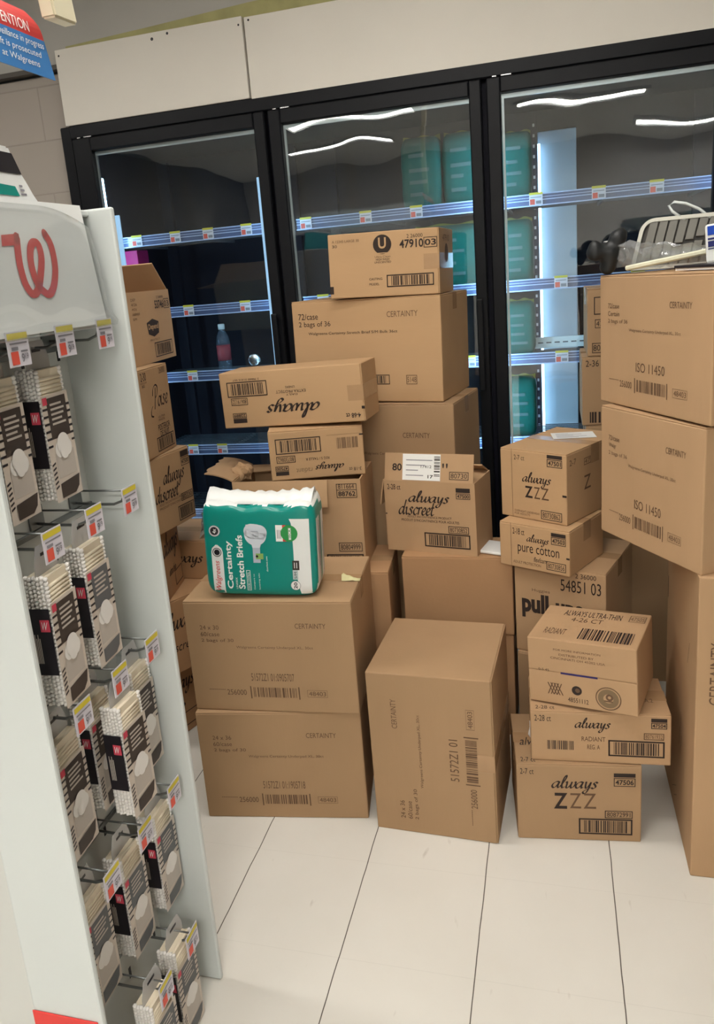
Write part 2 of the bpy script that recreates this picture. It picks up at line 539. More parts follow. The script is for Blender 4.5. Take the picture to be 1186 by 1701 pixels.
def flap(t, P, side, length, ang, card=0, trim=0.004, bend=0.0, ragged=0, cut=0.0):
    """flap hinged on a top edge. ang 0 = upright, positive leans outwards, negative leans inwards (radians)"""
    w, d, h = P[4], P[5], P[6]
    k = 0.004
    if side == 'front': O, U, N, L = Vector((-w / 2, 0, h)), Vector((1, 0, 0)), Vector((0, -1, 0)), w
    elif side == 'back': O, U, N, L = Vector((w / 2, d, h)), Vector((-1, 0, 0)), Vector((0, 1, 0)), w
    elif side == 'left': O, U, N, L = Vector((-w / 2, d, h)), Vector((0, -1, 0)), Vector((-1, 0, 0)), d
    else: O, U, N, L = Vector((w / 2, 0, h)), Vector((0, 1, 0)), Vector((1, 0, 0)), d
    n = 6
    bm = bmesh.new()
    outer, inner = [], []
    p = O.copy()
    a = ang
    rd = random.Random(int(w * 1e4) + ragged)
    seg = 10 if ragged else 1
    for i in range(n + 1):
        dirv = Vector((0, 0, 1)) * math.cos(a) + N * math.sin(a)
        nor = N * math.cos(a) - Vector((0, 0, 1)) * math.sin(a)
        row_o, row_i = [], []
        for j in range(seg + 1):
            u = trim + (L - 2 * trim - cut) * j / seg
            jag = dirv * (rd.uniform(-0.012, 0.012) if ragged and i == n else 0)
            q = p + U * u + jag
            row_o.append(bm.verts.new(q))
            row_i.append(bm.verts.new(q - nor * k))
        outer.append(row_o); inner.append(row_i)
        if i < n:
            p = p + dirv * (length / n)
            a += bend / n
    for i in range(n):
        for j in range(seg):
            bm.faces.new((outer[i][j], outer[i][j + 1], outer[i + 1][j + 1], outer[i + 1][j]))
            bm.faces.new((inner[i][j], inner[i + 1][j], inner[i + 1][j + 1], inner[i][j + 1]))
        bm.faces.new((outer[i][0], outer[i + 1][0], inner[i + 1][0], inner[i][0]))
        bm.faces.new((outer[i][seg], inner[i][seg], inner[i + 1][seg], outer[i + 1][seg]))
    for j in range(seg):
        bm.faces.new((outer[n][j], outer[n][j + 1], inner[n][j + 1], inner[n][j]))
        bm.faces.new((outer[0][j], inner[0][j], inner[0][j + 1], outer[0][j + 1]))
    bmesh.ops.recalc_face_normals(bm, faces=bm.faces)
    o = bm_obj('flap', bm, CARD[card], t)
    dirv = Vector((0, 0, 1)) * math.cos(ang) + N * math.sin(ang)
    nor = N * math.cos(ang) - Vector((0, 0, 1)) * math.sin(ang)
    pr = Print(O + U * trim, U, dirv, nor, L - 2 * trim, length)
    return o, pr

# ------------------------------------------------------------------ the room shell
YC = 3.05            # front plane of the cooler
def struct(name, lo, hi, m):
    return boxobj(name, lo, hi, m, kind='structure')

def floor_mat():
    m = bpy.data.materials.new('vinyl_tile_floor')
    m.use_nodes = True
    nt = m.node_tree
    b = nt.nodes['Principled BSDF']
    tc = nt.nodes.new('ShaderNodeTexCoord')
    sep = nt.nodes.new('ShaderNodeSeparateXYZ')
    nt.links.new(tc.outputs['Object'], sep.inputs[0])
    def math_(op, a, bb=None):
        n = nt.nodes.new('ShaderNodeMath')
        n.operation = op
        for i, q in enumerate((a, bb)):
            if q is None: continue
            if isinstance(q, (int, float)): n.inputs[i].default_value = q
            else: nt.links.new(q, n.inputs[i])
        return n.outputs[0]
    T = 0.3035
    wob = nt.nodes.new('ShaderNodeTexNoise')
    wob.inputs['Scale'].default_value = 9
    nt.links.new(tc.outputs['Object'], wob.inputs['Vector'])
    wo = math_('MULTIPLY', math_('SUBTRACT', wob.outputs['Fac'], 0.5), 0.004)
    fx = math_('ABSOLUTE', math_('SUBTRACT', math_('FRACT', math_('DIVIDE', math_('ADD', math_('ADD', sep.outputs[0], 0.79 + T * 20.5), wo), T)), 0.5))
    fy = math_('ABSOLUTE', math_('SUBTRACT', math_('FRACT', math_('DIVIDE', math_('ADD', sep.outputs[1], 0.12 + T * 20.5), T)), 0.5))
    lx = math_('LESS_THAN', fx, 0.0042)
    ly = math_('MULTIPLY', math_('LESS_THAN', fy, 0.0022), 0.10)
    line = math_('MAXIMUM', lx, ly)
    n1 = nt.nodes.new('ShaderNodeTexNoise')
    n1.inputs['Scale'].default_value = 2.2
    n1.inputs['Detail'].default_value = 5
    nt.links.new(tc.outputs['Object'], n1.inputs['Vector'])
    rmp = nt.nodes.new('ShaderNodeValToRGB')
    rmp.color_ramp.elements[0].color = (0.645, 0.615, 0.555, 1)
    rmp.color_ramp.elements[1].color = (0.705, 0.68, 0.625, 1)
    rmp.color_ramp.elements[0].position = 0.3
    rmp.color_ramp.elements[1].position = 0.7
    nt.links.new(n1.outputs['Fac'], rmp.inputs[0])
    # scuffs: sparse, elongated
    mp = nt.nodes.new('ShaderNodeMapping')
    mp.inputs['Scale'].default_value = (26, 8, 1)
    nt.links.new(tc.outputs['Object'], mp.inputs[0])
    n2 = nt.nodes.new('ShaderNodeTexNoise')
    n2.inputs['Scale'].default_value = 1.4
    n2.inputs['Detail'].default_value = 2
    nt.links.new(mp.outputs[0], n2.inputs['Vector'])
    sc = nt.nodes.new('ShaderNodeMapRange')
    sc.inputs['From Min'].default_value = 0.70
    sc.inputs['From Max'].default_value = 0.80
    sc.inputs['To Max'].default_value = 0.35
    nt.links.new(n2.outputs['Fac'], sc.inputs['Value'])
    mx1 = nt.nodes.new('ShaderNodeMixRGB')
    mx1.inputs[2].default_value = (0.30, 0.25, 0.19, 1)
    nt.links.new(sc.outputs[0], mx1.inputs[0])
    nt.links.new(rmp.outputs[0], mx1.inputs[1])
    mx = nt.nodes.new('ShaderNodeMixRGB')
    mx.inputs[2].default_value = (0.10, 0.085, 0.07, 1)
    nt.links.new(line, mx.inputs[0])
    nt.links.new(mx1.outputs[0], mx.inputs[1])
    nt.links.new(mx.outputs[0], b.inputs['Base Color'])
    b.inputs['Roughness'].default_value = 0.42
    b.inputs['Specular IOR Level'].default_value = 0.3
    return m

def block_mat():
    m = mat('painted_block', (0.40, 0.355, 0.31), 0.7, 0.2)
    nt = m.node_tree
    b = nt.nodes['Principled BSDF']
    tc = nt.nodes.new('ShaderNodeTexCoord')
    mp = nt.nodes.new('ShaderNodeMapping')
    mp.inputs['Rotation'].default_value = (PI / 2, 0, 0)
    mp.inputs['Location'].default_value = (-0.02, 2.12, 0)
    nt.links.new(tc.outputs['Object'], mp.inputs[0])
    br = nt.nodes.new('ShaderNodeTexBrick')
    br.inputs['Scale'].default_value = 1
    br.inputs['Brick Width'].default_value = 0.405
    br.inputs['Row Height'].default_value = 0.205
    br.inputs['Mortar Size'].default_value = 0.003
    br.inputs['Color1'].default_value = (0.40, 0.355, 0.31, 1)
    br.inputs['Color2'].default_value = (0.42, 0.37, 0.325, 1)
    br.inputs['Mortar'].default_value = (0.345, 0.305, 0.265, 1)
    nt.links.new(mp.outputs[0], br.inputs['Vector'])
    nt.links.new(br.outputs['Color'], b.inputs['Base Color'])
    bp = nt.nodes.new('ShaderNodeBump')
    bp.invert = True
    bp.inputs['Strength'].default_value = 0.5
    bp.inputs['Distance'].default_value = 0.004
    nt.links.new(br.outputs['Fac'], bp.inputs['Height'])
    nt.links.new(bp.outputs[0], b.inputs['Normal'])
    return m

WALL_P = mat('wall_paint', (0.20, 0.195, 0.185), 0.7, 0.2, noise=0.3, nscale=1.2)
CEIL_M = mat('ceiling_tile', (0.84, 0.83, 0.80), 0.8, 0.1, noise=0.04, nscale=30)
GREYW = mat('bulkhead_paint', (0.47, 0.45, 0.415), 0.7, 0.2, noise=0.04, nscale=2)
struct('floor', (-4.2, -5.2, -0.1), (2.6, 4.2, 0.0), floor_mat())
struct('ceiling', (-4.2, -5.2, 2.85), (2.6, 4.2, 2.95), CEIL_M)
struct('wall_left', (-4.3, -5.2, 0), (-4.2, 4.2, 2.85), WALL_P)
struct('wall_right', (2.6, -5.2, 0), (2.7, 4.2, 2.85), WALL_P)
struct('wall_front', (-4.2, -5.3, 0), (2.6, -5.2, 2.85), mat('wall_paint_pale', (0.55, 0.53, 0.50), 0.7, 0.2, noise=0.05, nscale=2))
struct('wall_back', (-4.2, 3.10, 0), (-1.90, 3.20, 2.36), block_mat())
# bulkhead over the cooler and the left part of the wall
struct('wall_upper', (-4.2, 3.075, 2.385), (2.6, 3.20, 2.85), GREYW)
struct('shadow_strip', (-4.2, 3.06, 2.368), (-1.865, 3.12, 2.385), mat('shadow_gap_dark', (0.10, 0.09, 0.08), 0.6))  # dark strip paints in the shadow gap below the bulkhead
# dried adhesive strip along the top of the fascia boards: widens to the right
bm = bmesh.new()
o1 = [(-1.83, 2.425), (-1.3, 2.42), (-0.9, 2.42), (2.58, 2.42), (2.58, 2.53), (-0.62, 2.492), (-0.76, 2.486), (-1.06, 2.478), (-1.45, 2.459), (-1.83, 2.444)]
f = bm.faces.new([bm.verts.new((x, 3.0748, z)) for x, z in o1])
r = bmesh.ops.extrude_face_region(bm, geom=[f])
for v in [g for g in r['geom'] if isinstance(g, bmesh.types.BMVert)]:
    v.co.y -= 0.006
bmesh.ops.recalc_face_normals(bm, faces=bm.faces)
bm_obj('trim_2', bm, mat('old_adhesive', (0.40, 0.37, 0.17), 0.7, 0.2, noise=0.12, nscale=12), kind='structure')

def fascia(name, x0, x1, z0, z1, dz, marks):
    t = boxobj(name, (x0, 3.035, z0), (x1, 3.0745, z1), PANEL_BEIGE, bev=0.002, kind='structure')
    bm = bmesh.new()
    for x, z, r_ in marks:
        vs = [bm.verts.new((x + r_ * math.cos(2 * PI * k / 10), 3.0345, z + r_ * math.sin(2 * PI * k / 10))) for k in range(10)]
        bm.faces.new(vs)
    if marks:
        bm_obj('screw_hole', bm, LABEL_BLACK, t)
    else:
        bm.free()
    return t
fascia('trim_3', -1.862, -1.076, 2.15, 2.428, 0, [(-1.845, 2.405, .004), (-1.44, 2.405, .006), (-1.375, 2.415, .005), (-1.09, 2.40, .004)])
fascia('trim_4', -1.068, 2.55, 2.145, 2.422, 0, [(-1.05, 2.41, .004), (-0.3, 2.395, .003), (0.25, 2.35, .002)])

# ------------------------------------------------------------------ ceiling lamps (out of frame; the rear ones seen in the door glass)
LM = mat('lamp_frame', (0.7, 0.7, 0.68), 0.4)
def troffer(x, y, lx, ly, k, label):
    t = thing('ceiling_light', label, 'light', (x, y, 2.85), group='ceiling lights of the store')
    bm = bmesh.new()
    for a in ((-lx / 2 - .03, -ly / 2 - .03, lx / 2 + .03, -ly / 2), (-lx / 2 - .03, ly / 2, lx / 2 + .03, ly / 2 + .03),
              (-lx / 2 - .03, -ly / 2, -lx / 2, ly / 2), (lx / 2, -ly / 2, lx / 2 + .03, ly / 2)):
        box(bm, (a[0], a[1], -0.03), (a[2], a[3], 0))
    bm_obj('frame', bm, LM, t)
    boxobj('diffuser', (-lx / 2, -ly / 2, -0.015), (lx / 2, ly / 2, -0.001),
           mat('lamp_diffuser', (0.9, 0.9, 0.88), 0.5, 0.2, emit=LAMP_COL, estr=LAMP * k), t)
for x, y, lx, ly, k in ((-1.75, -1.5, 1.2, 0.25, .5), (-2.3, -3.2, 1.2, 0.25, .8), (-2.5, 1.45, 1.2, 0.25, .4), (-0.5, 0.85, 1.2, 0.25, .38), (-0.3, 1.75, 1.2, 0.25, .26), (0.3, -2.2, 1.2, 0.25, 1.7), (1.6, -4.0, 1.2, 0.25, 1.6)):  # those nearest the cooler are unseen, added to brighten carton tops and fascia
    troffer(x, y, lx, ly, k, 'long white fluorescent light fitting set into the store ceiling')

# stocked aisle shelves behind the viewer: they show only as reflections in the cooler doors
AC = [mat('pack_' + n, c, .5) for n, c in (('green', (.03, .25, .18)), ('pink', (.55, .06, .2)), ('white', (.7, .7, .68)), ('blue', (.05, .15, .45)), ('grey', (.35, .36, .36)), ('teal', (.05, .35, .38)), ('dark', (.06, .06, .07)))]
def aisle(x0, x1, y, h, seed, label):
    t = thing('aisle_shelf', label, 'shelf', ((x0 + x1) / 2, y, 0))
    w = (x1 - x0) / 2
    bm = bmesh.new()
    box(bm, (-w, -.45, 0), (w, -.42, h))
    n = int(h / .38)
    for k in range(n):
        box(bm, (-w, -.42, .1 + k * .38), (w, 0, .12 + k * .38))
    bm_obj('shelf_frame', bm, mat('shelf_enamel', (.6, .6, .58), .5), t)
    rd = random.Random(seed)
    for k in range(n):
        bm = bmesh.new()
        x = -w + .02
        while x < w - .2:
            pw = rd.uniform(.12, .26)
            box(bm, (x, -.35, .121 + k * .38), (x + pw, -.03, .121 + k * .38 + rd.uniform(.2, .32)), rd.randrange(len(AC)))
            x += pw + .01
        bm_obj('product_row', bm, AC, t)
aisle(.55, 2.0, -1.3, 1.75, 3, 'aisle shelf stocked with coloured packages, mirrored in the right cooler door')
t = thing('gondola_shelf', 'dark backed store shelf left of the white rack, mirrored in the left cooler door', 'shelf', (-2.5, 1.1, 0))
boxobj('shelf_back', (-.95, .12, 0), (.95, .15, 1.75), LABEL_BLACK, t)
boxobj('shelf_base', (-.95, -.20, 0), (.95, .119, .14), LABEL_DARK, t)
aisle(-2.7, -1.35, -1.9, 2.1, 8, 'aisle shelf stocked with coloured packages, mirrored in the left cooler doors')

# ------------------------------------------------------------------ reach-in cooler
LEDM = mat('led_light', (0.8, 0.9, 1.0), 0.5, emit=(0.40, 0.72, 1.0), estr=24.0)
LEDW = mat('led_panel', (0.62, 0.72, 0.80), 0.45, 0.4, noise=0.06, nscale=4)
LEDT = mat('led_tube', (0.8, 0.9, 1.0), 0.5, emit=(0.42, 0.70, 1.0), estr=8.5)
LEDS = mat('led_soft', (0.6, 0.7, 0.8), 0.5, emit=(0.30, 0.55, 0.85), estr=0.6)
RAIL = mat('price_rail', (0.10, 0.13, 0.24), 0.16, 0.6, coat=0.5)
RAIL_LIP = mat('price_rail_lip', (0.50, 0.60, 0.85), 0.2, 0.6)
SHELF = mat('shelf_wire', (0.05, 0.055, 0.065), 0.4, 0.4)
SPACER = mat('glass_spacer', (0.55, 0.56, 0.57), 0.3, 0.5, metal=0.7)
cooler = thing('display_cooler', 'black framed glass door drink cooler with dark shelves behind the cartons', 'cooler', (0, YC, 0))
XL, XR, ZT = -1.90, 2.10, 2.150
bm = bmesh.new()
# outer casing: left cheek, right cheek, top, back, bottom, kick plate
box(bm, (XL, 0.0, 0.0), (XL + 0.05, 0.72, ZT), 0, 0.004)
box(bm, (XR - 0.05, 0.0, 0.0), (XR, 0.72, ZT), 0, 0.004)
box(bm, (XL + 0.05, -0.015, 2.10), (XR - 0.05, 0.72, ZT), 0, 0.004)
box(bm, (XL + 0.05, 0.0, 0.0), (XR - 0.05, 0.72, 0.20), 0, 0.004)
bm_obj('casing', bm, BLACK, cooler)
bm = bmesh.new()
box(bm, (XL + 0.05, 0.70, 0.20), (XR - 0.05, 0.72, 2.10))
box(bm, (XL + 0.05, 0.03, 0.19), (XR - 0.05, 0.70, 0.205))
box(bm, (XL + 0.05, 0.03, 2.085), (XR - 0.05, 0.70, 2.10))
box(bm, (XL + 0.05, 0.03, 0.2), (XL + 0.06, 0.70, 2.09))
bm_obj('liner', bm, BLACK_IN, cooler)
DX = [(-1.835, -1.022), (-1.008, -0.228), (-0.210, 0.575), (0.590, 1.36), (1.375, 2.05)]
GX = [(-1.757, -1.066), (-0.960, -0.270), (-0.163, 0.515), (0.645, 1.305), (1.430, 2.0)]
for i, ((a, b), (g0, g1)) in enumerate(zip(DX, GX)):
    z0, z1, gz0, gz1 = 0.215, 2.096, 0.30, 2.045
    bm = bmesh.new()
    box(bm, (a, -0.03, z0), (g0, 0.012, z1), 0, 0.004)
    box(bm, (g1, -0.03, z0), (b, 0.012, z1), 0, 0.004)
    box(bm, (g0, -0.03, gz1), (g1, 0.012, z1), 0, 0.004)
    box(bm, (g0, -0.03, z0), (g1, 0.012, gz0), 0, 0.004)
    door = bm_obj('glass_door', bm, BLACK, cooler)
    boxobj('glass_pane', (g0 - .004, -0.014, gz0 - .004), (g1 + .004, -0.006, gz1 + .004), GLASS, door)
    bm = bmesh.new()
    box(bm, (g0 + .002, -0.004, gz1 - 0.016), (g1 - .002, 0.004, gz1 - 0.002))
    box(bm, (g0 + .002, -0.004, gz0), (g0 + 0.010, 0.004, gz1 - 0.016))
    bm_obj('glazing_bar', bm, SPACER, door)
    # pull handle on the right stile
    hx = b - 0.028
    bm = bmesh.new()
    box(bm, (hx - .012, -0.062, 1.02), (hx + .012, -0.046, 1.36), 0, 0.005, 2)
    for hz in (1.05, 1.33):
        box(bm, (hx - .009, -0.050, hz - .012), (hx + .009, -0.028, hz + .012), 0, 0.002)
    bm_obj('door_handle', bm, BLACK, door)
    bm = bmesh.new()
    box(bm, (a + .05, -0.024, 2.097), (a + .085, -0.004, 2.102), 0, 0.001)
    box(bm, (a + .02, -0.024, 2.097), (a + .035, -0.004, 2.102), 0, 0.001)
    bm_obj('door_hinge', bm, CHROME, door)
# mullion posts with their light strips
for x in (-1.835 + 0.02, -1.015, -0.219, 0.583, 1.368):
    boxobj('mullion', (x - 0.024, 0.016, 0.2), (x + 0.024, 0.05, 2.09), BLACK_IN, cooler)
for x, s_ in ((-1.815, 1), (-1.015, -1), (-0.219, 1), (-0.219, -1), (0.583, 1)):
    bm = bmesh.new()
    box(bm, (x + s_ * 0.034 - 0.010, 0.052, 0.35), (x + s_ * 0.034 + 0.010, 0.062, 1.95), 0, 0.002)
    bm_obj('led_strip', bm, LEDM, cooler)
# lit divider panel in the third bay, with slotted uprights
bm = bmesh.new()
box(bm, (-0.052, 0.545, 0.25), (0.100, 0.565, 1.98), 0, 0.003)
bm_obj('light_panel', bm, LEDW, cooler)
bm = bmesh.new()
tube(bm, [(-0.046, 0.515, 0.28), (-0.046, 0.515, 1.93)], 0.005, 8)
bm_obj('led_strip', bm, LEDT, cooler)
for x in (-1.093, -1.732):
    bm = bmesh.new()
    box(bm, (x - .012, .054, .35), (x + .012, .062, 1.88 if x > -1.2 else 1.80), 0, .002)
    bm_obj('led_strip', bm, LEDS, cooler)
for ux in (-0.066, -1.72, -1.10, -0.92, -0.30, 0.55):
    bm = bmesh.new()
    box(bm, (ux - .012, 0.535, 0.22), (ux + .012, 0.56, 2.05))
    for k in range(44 if ux == -0.066 else 0):
        box(bm, (ux - .004, 0.533, 0.28 + k * 0.04), (ux + .004, 0.5352, 0.292 + k * 0.04), 1)
    bm_obj('slotted_upright', bm, [BLACK_IN, SPACER], cooler)
SH = [1.695, 1.390, 1.110, 0.780, 0.48]
BAYS = [(-1.79, -1.05), (-0.985, -0.25), (-0.19, 0.555), (0.61, 1.34)]
TAGX = {0: [(-1.70, -1.52, -1.37, -1.20), (-1.50, -1.24), (-1.52, -1.26), (-1.56, -1.42), (-1.4,)],
        1: [(-0.945, -0.70, -0.5), (-0.9, -0.6), (-0.7, -0.32), (-0.6,), ()],
        2: [(-0.055, 0.165, 0.36), (0.03, 0.3), (0.03, 0.28), (0.045,), ()],
        3: [(0.8, 1.1), (0.8,), (0.9,), (), ()]}
for bi, (a, b) in enumerate(BAYS):
    for si, z in enumerate(SH):
        bm = bmesh.new()
        for k in range(13):
            y = 0.165 + k * 0.03
            tube(bm, [(a, y, z - 0.012), (b, y, z - 0.012)], 0.0025, 5)
        for x in (a + .03, (a + b) / 2, b - .03):
            box(bm, (x - .004, 0.15, z - .026), (x + .004, 0.545, z - .015))
        sh = bm_obj('shelf', bm, SHELF, cooler)
        # price rail: tilted channel with two lips
        bm = bmesh.new()
        box(bm, (a, 0.146, z - 0.021), (b, 0.150, z + 0.017))
        box(bm, (a, 0.138, z - 0.024), (b, 0.150, z - 0.020), 1)
        box(bm, (a, 0.141, z + 0.016), (b, 0.150, z + 0.020), 1)
        box(bm, (a, 0.143, z - 0.004), (b, 0.147, z - 0.001), 1)
        box(bm, (a, 0.144, z + 0.006), (b, 0.147, z + 0.008), 1)
        bm_obj('price_rail', bm, [RAIL, RAIL_LIP], sh)
        for x in TAGX[bi][si]:
            p = Print((x - .024, 0.1405, z - 0.022), (1, 0, 0), (0, 0, 1), (0, -1, 0), .048, .046)
            p.rect((0, 0, 1, 1), TAG_WHITE).rect((0, .82, 1, 1), YELLOW, 1).rect((.06, .08, .42, .5), TAG_RED, 1)
            p.rect((.5, .12, .9, .36), TAG_GREY, 1).rect((.1, .6, .9, .66), TAG_GREY, 1)
            p.build('price_tag', sh)
# loose white slotted rail lying across the third bay
bm = bmesh.new()
box(bm, (-0.075, 0.30, 1.128), (0.30, 0.315, 1.172), 0, 0.002)
for k in range(11):
    box(bm, (-0.06 + k * 0.032, 0.2985, 1.148), (-0.04 + k * 0.032, 0.3002, 1.153), 1)
lo = bm_obj('slotted_rail', bm, [WHITE_PL, SHELF])
lo.location = (0, YC, 0)
tag(lo, 'white slotted plastic rail standing on the third cooler shelf beside the blue light', 'rail')

# ------------------------------------------------------------------ things left in the cooler
def green_bag(x, z, w, h, d, y, label, seed, rz=0.0):
    t = thing('absorbent_pad_bag', label, 'bag', (x, YC + y, z), (0, 0, rz), 'green bags stored on the cooler shelves')
    rd = random.Random(seed)
    bm = bmesh.new()
    bmesh.ops.create_cube(bm, size=2)
    bmesh.ops.subdivide_edges(bm, edges=bm.edges, cuts=7, use_grid_fill=True)
    for v in bm.verts:
        q = v.co.copy()
        k = (abs(q.x) ** 7 + abs(q.y) ** 7 + abs(q.z) ** 7) ** (1 / 7)
        q /= k
        pinch = 1 - 0.25 * max(0, q.z - 0.75) * 4 * 0.6
        v.co = Vector((q.x * w / 2 + rd.uniform(-.002, .002), d / 2 + q.y * d / 2 * pinch + rd.uniform(-.002, .002), h / 2 + q.z * h / 2))
    bm_obj('bag_body', bm, GREEN_B, t, True)
    bm = bmesh.new()
    n = 14
    A = []
    for k in range(n + 1):
        xx = -w * .47 + w * .94 * k / n
        zz = h * .985 + 0.004 * math.sin(k * .9 + seed) + .010
        A.append([bm.verts.new((xx, d / 2 - .004, h * .94)), bm.verts.new((xx, d / 2 - .002, zz)), bm.verts.new((xx, d / 2 + .004, h * .94))])
    for k in range(n):
        bm.faces.new((A[k][0], A[k + 1][0], A[k + 1][1], A[k][1]))
        bm.faces.new((A[k][1], A[k + 1][1], A[k + 1][2], A[k][2]))
    bm_obj('top_seal', bm, YELLOW_G, t)
    p = Print((-w / 2, -0.0035, 0), (1, 0, 0), (0, 0, 1), (0, -1, 0), w, h)
    for k in range(4):
        v = .2 + .17 * k + rd.uniform(-.02, .02)
        p.rect((.22, v, .22 + rd.uniform(.3, .55), v + .05), BAG_MARK)
    p.build('bag_print', t)
    return t
YELLOW_G = mat('yellow_seal', (0.16, 0.18, 0.02), 0.4, 0.4)
BAG_MARK = mat('bag_marking', (0.06, 0.11, 0.10), 0.5, 0.3)
green_bag(-0.485, 1.700, 0.155, 0.275, 0.15, 0.20, 'green bag standing left on the second door\'s top cooler shelf', 1)
green_bag(-0.325, 1.700, 0.155, 0.275, 0.15, 0.20, 'green bag standing right on the second door\'s top cooler shelf', 2)
green_bag(-0.40, 1.395, 0.28, 0.245, 0.16, 0.22, 'green bag behind the uppermost carton, under the second door\'s top shelf', 3)
zn = ['top', 'second', 'third', 'fourth']
for k, (z, h) in enumerate(((1.700, .25), (1.395, .24), (1.115, .21), (0.785, .24))):
    green_bag(-0.128, z, 0.118, h, 0.16, 0.20, 'green bag at the left edge of the third door on the %s cooler shelf' % zn[k], 10 + k)
# water bottle, can, pink carton
t = thing('water_bottle', 'clear plastic water bottle with red label on the third cooler shelf', 'bottle', (-1.445, YC + 0.34, 1.1055))
bm = bmesh.new()
lathe(bm, [(.026, 0), (.031, .004), (.031, .05), (.029, .055), (.031, .06), (.031, .135), (.026, .155), (.014, .178), (.0125, .186)], 20)
bm_obj('bottle_body', bm, clear_mat('bottle_plastic', (0.85, 0.9, 0.95), 1.45, 0.06, haze=0.08, hazecol=(0.5, 0.62, 0.75)), t)
bm = bmesh.new()
lathe(bm, [(.0318, .045), (.0318, .115)], 20)
bm_obj('label_band', bm, mat('bottle_label', (.28, .05, .06), .4), t)
bm = bmesh.new()
lathe(bm, [(.015, .184), (.015, .205), (.013, .208)], 16)
bm_obj('bottle_cap', bm, WHITE_PL, t)
t = thing('drink_can', 'silver drink can lying on its side on the third cooler shelf', 'can', (-1.335, YC + 0.44, 1.1385), (math.radians(-90), 0, math.radians(15)))
bm = bmesh.new()
lathe(bm, [(.022, -.06), (.030, -.055), (.032, -.045), (.032, .045), (.028, .056), (.026, .0585)], 20)
bm_obj('can_body', bm, CHROME, t, True)
bm = bmesh.new()
lathe(bm, [(.026, .0585), (.0265, .060), (.023, .0585), (.022, .057)], 20)
bm_obj('can_lid', bm, mat('can_lid_metal', (.8, .85, .9), .2, .5, metal=1.0), t, True)
t = thing('pink_carton', 'narrow pink carton at the far left of the second cooler shelf', 'box', (-1.775, YC + 0.165, 1.395))
boxobj('carton_body', (-.03, 0, 0), (.055, .10, .265), mat('magenta_card', (.42, .015, .12), .5), t, .002)
p = Print((-.03, 0, 0), (1, 0, 0), (0, 0, 1), (0, -1, 0), .085, .265)
p.rect((.35, .3, .65, .7), LABEL_BLACK)
p.build('carton_print', t)

# ------------------------------------------------------------------ cardboard cartons
# x y z yaw w d h tilt_x tilt_y
B = {
'A1': (-.7508, 1.8347, 0, .1391, .4661, .345, .3363, 0, 0),
'A2': (-.7507, 1.8383, .3372, .0667, .4681, .337, .3275, 0, -.002),
'G': (-.3233, 1.8291, 0, -.0512, .3296, .337, .4759, 0, -.006),
'H1': (.0453, 1.8716, 0, .1117, .3108, .24, .2257, 0, 0),
'H2': (.0987, 1.8864, .2268, .0534, .3392, .1816, .144, .002, -.006),
'H3': (.057, 1.8895, .3785, -.2601, .2684, .223, .177, -.022, -.035),
'I0': (0.0114, 2.2277, 0.0000, -0.3200, 0.2755, 0.3040, 0.3329, 0.0000, 0.0000),
'I': (0.0053, 2.2427, 0.3334, -0.3200, 0.2685, 0.3011, 0.2816, 0.0000, -0.0040),
'J2': (-0.0634, 2.2230, 0.6160, -0.4667, 0.2195, 0.2220, 0.1346, 0.0000, 0.0000),
'J1': (-0.0636, 2.2748, 0.7516, -0.5344, 0.2157, 0.3175, 0.2072, 0.0000, 0.0000),
'K3': (.2996, 2.0125, 0, -1.5623, .4518, .4, .78, 0, 0),
'K2': (.2102, 1.9518, .78, -1.0142, .3659, .4, .3346, 0, .003),
'K1': (.2142, 1.9695, 1.1185, -1.0853, .4237, .4, .316, .003, -.004),
'F0': (-.305, 2.335, 0, 0, .345, .19, .356, 0, 0),
'F': (-.3014, 2.33, .3562, .0028, .3424, .19, .256, 0, .002),
'E': (-.38, 2.3652, .6121, -.2095, .2984, .165, .2336, 0, -.006),
'F2': (-.716, 2.2626, 0, .0751, .4204, .255, .5782, 0, 0),
'B': (-.7892, 2.292, .5784, .0584, .4174, .23, .2957, 0, .001),
'C2': (-.7167, 2.3184, .8765, .2564, .2958, .185, .1579, .001, 0),
'C1': (-.7919, 2.3452, 1.0420, -.0199, .4716, .1837, .1786, -.022, -.026),
'D3': (-.5856, 2.60, 0, -.1626, .5404, .322, 1.0550, 0, .004),
'D2': (-.6129, 2.632, 1.0600, -.1627, .5339, .3254, .345, -.006, .015),
'D1': (-.5297, 2.6131, 1.4075, -.0564, .3682, .2466, .2049, -.008, .024),
'L3': (.250, 2.74, 0, 0, .30, .27, .93, 0, 0),
'L2': (.2385, 2.74, .931, 0, .30, .27, .2285, 0, 0),
'L1': (.2555, 2.74, 1.161, .0072, .30, .27, .2155, 0, 0),
'M7': (-1.225, 2.24, 0, 1.25, .36, .28, .2565, 0, 0),
'M6': (-1.165, 2.225, .2565, 1.08, .38, .30, .255, 0, 0),
'M5': (-1.185, 2.345, .512, 0, .31, .24, .1407, 0, 0),
'M4': (-1.2182, 2.2154, .512, 1.7433, .2385, .25, .2325, 0, 0),
'M3': (-1.1786, 2.2299, .745, 1.4172, .2112, .3, .2444, .005, .002),
'M2': (-1.1897, 2.2146, .9904, 1.6129, .2163, .3, .2739, 0, .003),
'M1': (-1.2431, 2.3564, 1.2653, 1.6171, .3204, .28, .2247, 0, 0),
}
def dims(k): return B[k][4], B[k][5], B[k][6]
def fc(k, side='front', rot=0): return face(*dims(k), side, rot)

